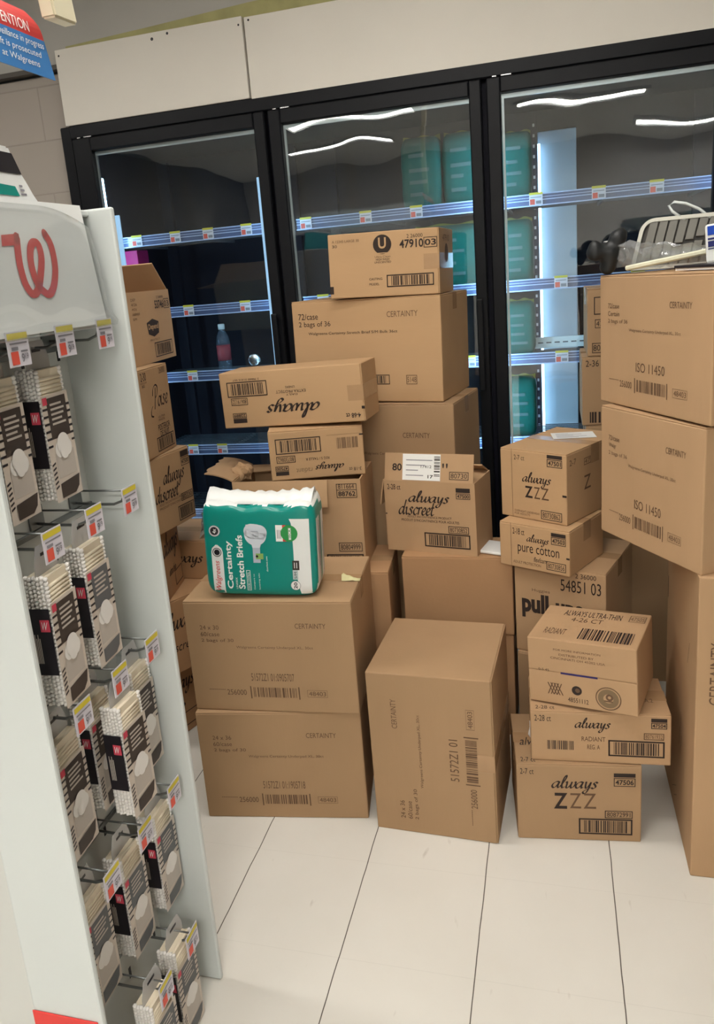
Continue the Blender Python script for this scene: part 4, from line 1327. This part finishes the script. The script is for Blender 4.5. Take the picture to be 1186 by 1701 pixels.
# header card
hx = lambda z: -.768 + (1.643 - z) / .196 * .020
bm = bmesh.new()
ys, zs = (YN + .014, 1.258), (1.447, 1.644)
fr = [[bm.verts.new((hx(z) + o, y, z)) for o in (0, -.003)] for y, z in ((ys[0], zs[0]), (ys[1], zs[0]), (ys[1], zs[1]), (ys[0], zs[1]))]
for o in (0, 1):
    bm.faces.new([q[o] for q in (fr if o == 0 else fr[::-1])])
for k in range(4):
    a, b = fr[k], fr[(k + 1) % 4]
    bm.faces.new((a[0], a[1], b[1], b[0]))
bmesh.ops.recalc_face_normals(bm, faces=bm.faces)
head = bm_obj('header_card', bm, mat('header_card', (.82, .83, .81), .5, .3), rack)
WL = [(1.0504, 1.5882), (1.0444, 1.5652), (1.0412, 1.543), (1.0434, 1.5189), (1.0546, 1.5053), (1.0707, 1.5116), (1.086, 1.5333), (1.0978, 1.5563), (1.0994, 1.5749), (1.0906, 1.581), (1.0784, 1.5739), (1.0704, 1.5565), (1.0685, 1.5373), (1.0727, 1.5186), (1.0832, 1.5075), (1.0959, 1.5033), (1.1118, 1.5145), (1.1259, 1.5378), (1.1312, 1.5597), (1.1305, 1.5797), (1.1216, 1.5948)]
sc_ = 1.0113
wl = [(y * sc_, 1.5 + (z - 1.5) * sc_) for y, z in WL]
flag = [(y * sc_, 1.5 + (z - 1.5) * sc_) for y, z in ((1.0161, 1.590), (1.0574, 1.5929), (1.0518, 1.5763), (1.0117, 1.5743))]
lp = Print((0, 0, 0), (0, 1, 0), (0, 0, 1), (1, 0, 0), 1, 1, fmap=lambda u, v, e: Vector((hx(v) + .0006 + e, u, v)))
for q in stroke_polys(wl, .0058, .0018, 0.0, 8):
    lp.add(q, RED)
lp.add(flag, RED)
for k in range(14):
    a, b = 2 * PI * k / 14, 2 * PI * (k + 1) / 14
    for cy_, cz_ in (wl[-1], wl[0]):
        lp.add([(cy_, cz_), (cy_ + .0066 * math.cos(a), cz_ + .0066 * math.sin(a)), (cy_ + .0066 * math.cos(b), cz_ + .0066 * math.sin(b))], RED)
lp.build('printed_logo', head)
# clear cover with a rolled lower lip
bm = bmesh.new()
cols = []
nY = 26
for j in range(nY + 1):
    y = YN + .016 + (1.262 - YN - .016) * j / nY
    e = max(0, (y - 1.12) / .142)
    top = 1.637 - .030 * e * e
    col = []
    for k in range(15):
        q = k / 14
        z = top + (1.452 - top) * q
        lip = max(0, (q - .72) / .28)
        xo = .004 + .004 * math.sin(q * PI) + .016 * lip ** 2 + .0015 * math.sin(y * 40 + q * 5) * q
        col.append(bm.verts.new((hx(z) + xo, y, z - .004 * lip * (1 + math.sin(y * 23)))))
    z = 1.449
    col.append(bm.verts.new((hx(z) + .016, y, 1.444)))
    col.append(bm.verts.new((hx(z) + .004, y, 1.445)))
    cols.append(col)
for j in range(nY):
    for k in range(16):
        bm.faces.new((cols[j][k], cols[j + 1][k], cols[j + 1][k + 1], cols[j][k + 1])).smooth = True
o = bm_obj('clear_cover', bm, CLEAR, rack)
so = o.modifiers.new('thick', 'SOLIDIFY'); so.thickness = .0012
# hooks with price tags
def hook(y, z, xt):
    bm = bmesh.new()
    tube(bm, [(XB + .001, y, z + .016), (xt - .004, y, z + .016)], .0019, 6)
    tube(bm, [(XB + .001, y, z - .008), (XB + .05, y, z - .010), (xt - .035, y, z - .010), (xt - .018, y, z - .004), (xt - .012, y, z + .006)], .0026, 6)
    box(bm, (XB, y - .020, z - .016), (XB + .004, y + .020, z + .022), 0, .001)
    hk = bm_obj('peg_hook', bm, METAL, rack)
    bm = bmesh.new()
    box(bm, (xt - .0012, y - .025, z - .026), (xt, y + .025, z + .024))
    tg = bm_obj('price_tag', bm, TAG_WHITE, hk)
    p = Print((xt, y - .025, z - .026), (0, 1, 0), (0, 0, 1), (1, 0, 0), .05, .05)
    p.rect((.04, .78, .96, .96), YELLOW).rect((.10, .06, .44, .44), TAG_RED).rect((.1, .64, .9, .69), TAG_GREY)
    p.rect((.16, .48, .46, .57), TAG_GREY).rect((.56, .40, .88, .45), TAG_GREY).text('9', (.56, .10, .70, .36), TAG_GREY, 'b').text('19', (.72, .18, .88, .36), TAG_GREY, 'b')
    # the printing belongs to the tag's own mesh
    o = p.build('price_tag_print', hk)
    o.name = 'price_print'
    return hk
ROWS = [1.431, 1.131, .836, .516]
COLS = [1.0, 1.12, 1.24]
for z in ROWS:
    for y in COLS:
        hook(y, z, -.745)
for y in (1.06, 1.175):
    hook(y, .225, -.715)
for z in ROWS + [.225]:
    bm = bmesh.new()
    box(bm, (XB, YN + .013, z - .028), (XB + .005, YF - .001, z - .018), 0, .001)
    bm_obj('crossbar', bm, METAL, rack)

# ------------------------------------------------------------------ cotton swab packs
def swab_parts(dark):
    """pack hanging with its front towards +x; origin at the top of the hang tab"""
    w, d, h = .078, .040, .220
    out = []
    # sticks lie along y and show their cotton tips at both ends
    bm = bmesh.new()
    rows, r = 32, .0034
    for k in range(rows):
        z = -.03 - h + .006 + k * (h - .012) / (rows - 1)
        inset = .012 if z > -.045 else 0
        tube(bm, [(-r - inset * .4, -w / 2 + .007, z), (-r - inset * .4, w / 2 - .007, z)], r * .92, 6, 0)
    box(bm, (-d + .002, -w / 2 + .008, -.03 - h + .004), (-r, w / 2 - .008, -.034), 0)
    for k in range(rows):
        z = -.03 - h + .006 + k * (h - .012) / (rows - 1)
        for j in range(6):
            xx = -r - j * (d - 2 * r) / 5
            for sy in (-1, 1):
                if sy == 1 and j: continue
                c = Vector((xx, sy * (w / 2 - .006), z + (j % 2) * .002))
                vs = bmesh.ops.create_icosphere(bm, subdivisions=1, radius=.0043)['verts']
                for v in vs:
                    v.co = Vector((v.co.x, v.co.y * 1.25, v.co.z)) + c
                for f in set(f for v in vs for f in v.link_faces):
                    f.material_index = 1
                    f.smooth = True
    out.append(('swab_bundle', bm, [STICK, COTTON]))
    # printed front card
    p = Print((.0004, -w / 2, -.03 - h), (0, 1, 0), (0, 0, 1), (1, 0, 0), w, h)
    p.rect((.0, .0, 1.0, .80), LABEL_BEIGE)
    p.rect((.17, .47, .88, .775), LABEL_DARK if dark else LABEL_GREY, 1)
    for k in range(5):
        p.rect((.27, .715 - k * .036, .27 + (.42, .5, .46, .38, .5)[k], .731 - k * .036), LABEL_PALE, 2)
    for k in range(6):
        p.rect((-.0, .69 - k * .055, .17, .707 - k * .055), LABEL_BLACK, 1)
        p.rect((.88, .69 - k * .055, 1.0, .707 - k * .055), LABEL_BLACK, 1)
    p.rect((.03, .73, .19, .785), PINK, 2)
    p.disc(.52, .42, .018, COTTON, lift=4).disc(.39, .385, .014, COTTON, lift=2).disc(.65, .385, .014, COTTON, lift=3).disc(.52, .36, .012, COTTON, lift=5)
    p.rect((.2, .17, .9, .36), LABEL_PALE, 1)
    for k in range(6):
        p.add([(.02, .10 + k * .035), (.15, .115 + k * .035), (.15, .130 + k * .035), (.02, .115 + k * .035)], LABEL_BLACK, 1)
    p.add([(.2, .02), (.72, .02), (.88, .06), (.95, .15), (.2, .13)], LABEL_DARK if dark else LABEL_GREY, 2)
    out.append(('front_label', p, None))
    # black band on the near end with its red square
    q = Print((-d, -w / 2 - .0018, -.03 - h), (1, 0, 0), (0, 0, 1), (0, -1, 0), d, h)
    q.rect((.08, .27, .97, .77), LABEL_BLACK).rect((.52, .60, .92, .69), PINK, 1)
    for k in range(4):
        q.rect((.20 + k * .065, .36, .235 + k * .065, .58 - .03 * (k % 2)), LABEL_PALE, 1)
    q.text('W', (.60, .615, .85, .675), WHITE_INK, 'i', lift=2)
    out.append(('end_band', q, None))
    # clear hang tab with its slot
    bm = bmesh.new()
    o1 = [(-w / 2 + .006, -.036), (-w / 2 + .006, -.016), (-.022, 0.012), (.022, 0.012), (w / 2 - .006, -.016), (w / 2 - .006, -.036)]
    A = [bm.verts.new((-d * .45, y, z)) for y, z in o1]
    Bv = [bm.verts.new((-d * .45 - .0008, y, z)) for y, z in o1]
    bm.faces.new(A); bm.faces.new(Bv[::-1])
    for k in range(6):
        bm.faces.new((A[k], Bv[k], Bv[(k + 1) % 6], A[(k + 1) % 6]))
    bmesh.ops.recalc_face_normals(bm, faces=bm.faces)
    box(bm, (-d * .45 + .0001, -.012, -.006), (-d * .45 + .0004, .012, -.001), 1)
    out.append(('hang_tab', bm, [TABM, LABEL_BLACK]))
    return out
LABEL_GREY = mat('label_grey', (.12, .125, .13), .5, .3)
TABM = clear_mat('hang_tab_film', (.93, .93, .93), 1.45, .15, haze=.55, hazecol=(.62, .61, .60))

def swab_first(label, dark):
    t = thing('cotton_swab_pack', label, 'pack', group='cotton swab packs on the hooks')
    for nm, g, m in swab_parts(dark):
        if isinstance(g, Print):
            g.build(nm, t)
        else:
            bm_obj(nm, g, m, t)
    return t
proto = {}
used = {}
def swab(x, y, z, label, dark=True, rz=0.0, rx=0.0):
    """x: front plane, z: height of the hook wire the tab hangs on"""
    if dark not in proto:
        o = proto[dark] = swab_first(label, dark)
    else:
        src = proto[dark]
        o = src.copy(); C.objects.link(o)
        for ch in src.children:
            c = ch.copy(); C.objects.link(c); c.parent = o
        o['label'] = label
    o.location = (x, y, z)
    o.rotation_euler = (rx, 0, rz)
    return o
R_ = math.radians
swab(-.783, 1.000, 1.421, 'cotton swab pack on the top row, nearest hook, left of the other top row pack', True, R_(4))
swab(-.785, 1.120, 1.421, 'cotton swab pack on the top row, middle hook, with its black end band showing', True, R_(2))
swab(-.745, 1.000, 1.121, 'cotton swab pack on the second row, hanging forward on the nearest hook', True, R_(5), R_(-1))
swab(-.760, 1.125, 1.121, 'grey labelled cotton swab pack on the second row, middle hook', False, R_(2))
swab(-.785, 1.000, .826, 'cotton swab pack on the third row, nearest hook, against the near panel', True, R_(2))
swab(-.735, 1.120, .826, 'cotton swab pack on the third row, foremost on the middle hook', True, R_(-2))
swab(-.805, 1.130, .826, 'cotton swab pack on the third row, behind another on the middle hook', True, R_(1))
swab(-.780, 1.240, .826, 'cotton swab pack on the third row, far hook beside the far panel', True)
swab(-.795, 1.005, .506, 'grey labelled cotton swab pack on the fourth row, nearest hook', False)
swab(-.785, 1.120, .506, 'grey labelled cotton swab pack on the fourth row, middle hook', False)
swab(-.780, 1.240, .506, 'grey labelled cotton swab pack on the fourth row, far hook', False)
swab(-.722, 1.050, .255, 'grey labelled cotton swab pack on the bottom row, nearer hook', False, R_(-3))
swab(-.735, 1.170, .255, 'grey labelled cotton swab pack on the bottom row, farther hook', False, R_(-2))

# ------------------------------------------------------------------ signs over the rack
t = thing('security_sign', 'red and blue security sign with white lettering above the white display rack', 'sign', (-.72, 0, 0))
def sx(z): return -.010 * max(0, (z - 1.872) / .03) ** 2
bm = bmesh.new()
prof = [1.8155, 1.83, 1.85, 1.866, 1.874, 1.880, 1.886, 1.892, 1.898, 1.903]
YL = .72
yr = lambda z: 1.165 - (z - 1.818) * .30 - max(0, z - 1.888) * .8
top = lambda y: 0
A = []
for z in prof:
    A.append([bm.verts.new((sx(z) + o, y, z)) for y in (YL, yr(z)) for o in (0, -.0025)])
for a, b in zip(A, A[1:]):
    z = (a[0].co.z + b[0].co.z) / 2
    for q in ((a[0], a[2], b[2], b[0]), (a[3], a[1], b[1], b[3]), (a[2], a[3], b[3], b[2]), (a[1], a[0], b[0], b[1])):
        bm.faces.new(q).material_index = 0 if z > 1.865 else 1
bm.faces.new((A[0][0], A[0][1], A[0][3], A[0][2])).material_index = 1
bm.faces.new((A[-1][0], A[-1][2], A[-1][3], A[-1][1]))
bmesh.ops.recalc_face_normals(bm, faces=bm.faces)
bm_obj('sign_board', bm, [SIGN_RED, SIGN_BLUE], t)
p = Print((0, 0, 0), (0, 1, 0), (0, 0, 1), (1, 0, 0), 1, 1, fmap=lambda u, v, e: Vector((sx(v) + e, u, v)))
p.text('ATTENTION', (1.020, 1.8705, 1.116, 1.885), WHITE_INK, 'n')
p.text('Surveillance in progress', (1.026, 1.851, 1.146, 1.8625), WHITE_INK)
p.text('Shoplifting theft is prosecuted', (.955, 1.8375, 1.136, 1.8485), WHITE_INK)
p.text('at Walgreens', (1.043, 1.8235, 1.129, 1.8345), WHITE_INK)
p.build('printed_lettering', t)
bm = bmesh.new()
tube(bm, [(-.012, .80, 1.637 - 0), (-.012, .80, 1.83)], .003, 8)
tube(bm, [(-.012, .93, 1.637), (-.012, .93, 1.83)], .003, 8)
bm.free()
bm = bmesh.new()
box(bm, (-.018, .90, 1.6405), (-.004, .915, 1.83))
box(bm, (-.130, .898, 1.6385), (-.004, .917, 1.6435))
bm_obj('sign_post', bm, WHITE_PL, t)

t = thing('sign_hanger', 'cream plastic hanger bar coming down from the ceiling beside the red and blue sign', 'hanger', (-.70, 1.17, 1.892))
bm = bmesh.new()
sl = .10
v = [(-.012, -.030, 0.0), (-.012, .030, .003), (.012, .030, .003), (.012, -.030, 0.0)]
lo_ = [bm.verts.new(q) for q in v]
hi_ = [bm.verts.new((q[0], q[1] - .16, .955)) for q in v]
bm.faces.new(lo_[::-1]); bm.faces.new(hi_)
for k in range(4):
    bm.faces.new((lo_[k], lo_[(k + 1) % 4], hi_[(k + 1) % 4], hi_[k]))
bmesh.ops.recalc_face_normals(bm, faces=bm.faces)
bmesh.ops.bevel(bm, geom=bm.edges[:], offset=.003, segments=2, affect='EDGES')
bm_obj('hanger_bar', bm, mat('cream_plastic', (.72, .66, .48), .4, .3), t)

# pouch lying on the top of the rack
t = thing('hygiene_pouch', 'white pouch with black top and teal patch standing on the white rack', 'pouch', (-.80, 0, 1.639))
bm = bmesh.new()
o1 = [(.96, 0), (1.165, 0), (1.150, .020), (1.140, .038), (1.128, .055), (1.117, .085), (.965, .09)]
A = [bm.verts.new((.022 - .010 * z / .09, y, z)) for y, z in o1]
Bv = [bm.verts.new((-.022 + .010 * z / .09, y, z)) for y, z in o1]
bm.faces.new(A); bm.faces.new(Bv[::-1])
for k in range(len(o1)):
    k2 = (k + 1) % len(o1)
    bm.faces.new((A[k], Bv[k], Bv[k2], A[k2]))
bmesh.ops.recalc_face_normals(bm, faces=bm.faces)
bmesh.ops.bevel(bm, geom=bm.edges[:], offset=.003, segments=2, affect='EDGES')
bm_obj('pouch_body', bm, FILM_WHITE, t)
p = Print((0, 0, 0), (0, 1, 0), (0, 0, 1), (1, 0, 0), 1, 1, fmap=lambda u, v, e: Vector((.0225 - .010 * v / .09 + e, u, v)))
p.add([(.97, .045), (1.130, .045), (1.118, .075), (.97, .078)], LABEL_BLACK)
p.add([(1.02, .012), (1.112, .012), (1.106, .026), (1.02, .030)], GREEN)
for k in range(3): p.rect((1.116, .014 + k * .006, 1.130 - k * .003, .017 + k * .006), TAG_GREY)
p.build('pouch_print', t)

# ------------------------------------------------------------------ odds and ends on the big right stack
ZK = 1.4360
t = thing('slotted_tray', 'grey white slotted plastic tray with wire loop leaning on top of the right stack', 'tray', (.245, 2.17, ZK + .003), (R_(-12), 0, R_(-8)))
bm = bmesh.new()
w, h, k = .36, .125, .010
def outline(inset):
    r = .03
    pts = []
    for cx_, cz_, a0 in ((w - r, r * .3, -90), (w - r, h - r, 0), (r, h - r, 90), (r * .3, r * .3, 180)):
        rr = (r if cz_ > .05 else r * .3) - inset
        for q in range(7):
            a = R_(a0 + 15 * q)
            pts.append((cx_ + rr * math.cos(a), cz_ + rr * math.sin(a)))
    return [(-.06 + x + z * .22, z) for x, z in pts]
oo, ii = outline(0), outline(.009)
ring = []
for (x, z), (x2, z2) in zip(oo, ii):
    ring.append([bm.verts.new(q) for q in ((x, 0, z), (x2, 0, z2), (x2, k, z2), (x, k, z))])
n = len(ring)
for i in range(n):
    a, b = ring[i], ring[(i + 1) % n]
    for j in range(4):
        bm.faces.new((a[j], b[j], b[(j + 1) % 4], a[(j + 1) % 4]))
bmesh.ops.recalc_face_normals(bm, faces=bm.faces)
fr_ = bm_obj('tray_frame', bm, mat('tray_plastic', (.56, .55, .48), .45, .4), t)
bm = bmesh.new()
for i in range(15):
    x = -.06 + .020 + i * .0225
    for z0, z1 in ((.006, .050 + (i % 3) * .006), (.060 + (i % 3) * .006, h - .006)):
        if i < 3: z0, z1 = (.006, h - .006) if z0 < .01 else (0, 0)
        if z1 <= z0: continue
        vs = box(bm, (x, .002, z0), (x + .0190, .008, z1), 0, .001)
        for v in vs: v.co.x += v.co.z * .22
bm_obj('tray_slat', bm, mat('tray_slat', (.17, .165, .145), .5, .3), t)
bm = bmesh.new()
for v in box(bm, (-.052, .0085, .004), (.292, .0095, h - .006)): v.co.x += v.co.z * .22
bm_obj('tray_back', bm, mat('tray_liner', (.05, .047, .043), .6), t)
bm = bmesh.new()
pts = [(.02, .004, h - .012), (-.01, .002, h + .012), (-.018, 0, h + .026), (-.006, 0, h + .034), (.02, .002, h + .028), (.05, .004, h + .012), (.075, .004, h - .012)]
tube(bm, [Vector((x + .045, y, z)) for x, y, z in [(*q, 0)[:3] for q in pts]], .0035, 8)
bm_obj('wire_loop', bm, WHITE_PL, t)

t = thing('black_knob', 'black four lobed hand knob in clear wrap at the left corner of right stack', 'knob', (.135, 2.145, ZK + .052), (R_(15), R_(10), R_(20)))
bm = bmesh.new()
mb = bpy.data.metaballs.new('knob_meta')
mo = bpy.data.objects.new('knob_meta', mb)
C.objects.link(mo)
mb.resolution = .006
mb.threshold = .15
for (x, y, z, r) in ((0, 0, 0, .034), (.010, 0, .020, .026), (.012, 0, .036, .027), (.018, .004, .046, .020), (-.020, 0, 0, .026), (-.036, 0, -.004, .027), (-.040, .0, .010, .020), (.020, .004, .0, .026), (.036, .004, .0, .022), (.004, -.004, -.020, .026), (.004, -.004, -.034, .025), (0, .02, 0, .022)):
    e = mb.elements.new(); e.co = (x, y, z); e.radius = r
dg = bpy.context.evaluated_depsgraph_get()
me = bpy.data.meshes.new_from_object(mo.evaluated_get(dg))
bpy.data.objects.remove(mo)
bpy.data.metaballs.remove(mb)
bm.free()
me.materials.clear()
me.materials.append(mat('black_rubber', (.012, .013, .014), .45, .4))
me.polygons.foreach_set('use_smooth', [True] * len(me.polygons))
link('knob_body', me, t)

def crumple(name, nx, ny, fx, amp, seed, m, parent=None):
    rd = random.Random(seed)
    bm = bmesh.new()
    V_ = [[bm.verts.new(Vector(fx(i / nx, j / ny)) + Vector((rd.uniform(-amp, amp), rd.uniform(-amp, amp), rd.uniform(-amp, amp)))) for j in range(ny + 1)] for i in range(nx + 1)]
    for i in range(nx):
        for j in range(ny):
            bm.faces.new((V_[i][j], V_[i + 1][j], V_[i + 1][j + 1], V_[i][j + 1]))
    o = bm_obj(name, bm, m, parent)
    so = o.modifiers.new('thick', 'SOLIDIFY'); so.thickness = .0006
    return o
o = crumple('plastic_wrap', 14, 8, lambda u, v: (.125 + .235 * u, 2.16 - .12 * u - .02 * math.sin(v * 3) , ZK + .010 + .065 * math.sin(v * PI) * (1 - .45 * u) + .008 * v), .006, 3, WRAP)
tag(o, 'crumpled clear plastic wrap lying before the slotted tray', 'wrap')
# pale folded strip and a dark flat sheet under it
bm = bmesh.new()
box(bm, (0, 0, 0), (.20, .03, .012), 0, .003)
o = bm_obj('foam_strip', bm, mat('pale_foam', (.66, .65, .50), .6, .2, noise=.1, nscale=30))
o.location = (.168, 2.09, ZK + .006); o.rotation_euler = (0, R_(-8), R_(-24))
tag(o, 'pale yellowish foam strip lying in front of the slotted tray', 'strip')
t = thing('dark_folder', 'flat dark folder with a white edge lying on the right stack carton', 'folder', (.30, 1.93, ZK + .001), (0, 0, R_(-58)))
boxobj('folder_cover', (-.07, 0, .005), (.07, .20, .011), LABEL_BLACK, t, .001)
boxobj('folder_pages', (-.068, .003, 0), (.066, .196, .005), WHITE_PAPER, t)
t = thing('striped_packet', 'white packet with dark blue stripes at the right edge on the right stack', 'packet', (.373, 1.985, ZK + .013), (0, R_(-4), R_(-20)))
boxobj('packet_body', (-.045, 0, 0), (.06, .05, .085), FILM_WHITE, t, .006, seg=2)
p = Print((-.045, -.0006, 0), (1, 0, 0), (0, 0, 1), (0, -1, 0), .105, .085)
NAVY = mat('navy_print', (.015, .02, .12), .4)
for a, b in ((.46, .60), (.64, .68), (.76, .98), (.40, .42)):
    p.add([(.06, a - .04), (.96, a), (.96, b), (.06, b - .03)], NAVY if a < .7 else mat('blue_print', (.01, .06, .42), .4))
for k in range(4): p.rect((.2, .10 + k * .05, .7, .12 + k * .05), TAG_GREY)
p.build('packet_print', t)

# ------------------------------------------------------------------ other loose things
o = crumple('foil_wrapper', 6, 5, lambda u, v: (-1.175 + .10 * u, 2.36 + .05 * v, .660 + .075 * v + .01 * math.sin(u * 9)), .007, 9, mat('foil', (.75, .76, .78), .2, .5, metal=.9))
tag(o, 'crumpled silver wrapper tucked between the left column and the green pack', 'wrapper')
t = thing('white_paper_bag', 'folded white paper bag sticking out under the right of the open flapped carton', 'bag', (-.235, 2.365, .6140), (0, 0, R_(-20)))
bm = bmesh.new()
box(bm, (-.03, 0, 0), (.085, .10, .010), 0, .003)
bm_obj('bag_body', bm, WHITE_PAPER, t)
o = crumple('yellow_sachet', 5, 3, lambda u, v: (-.575 + .05 * u, 1.99 + .02 * v, .668 + .018 * math.sin(v * PI) * (1 - u)), .0018, 4, mat('sachet', (.62, .58, .30), .4, .4))
tag(o, 'small yellowish sachet lying right of the green pack on its carton', 'sachet')
o = crumple('paper_scrap', 5, 5, lambda u, v: (-.125 + .03 * u, 1.985 + .02 * v, .003 + .19 + .04 * v), .004, 6, WHITE_PAPER)
tag(o, 'crumpled white paper scrap at the left rear of the small front right stack', 'paper')
o.location = (.045, -.01, .035)
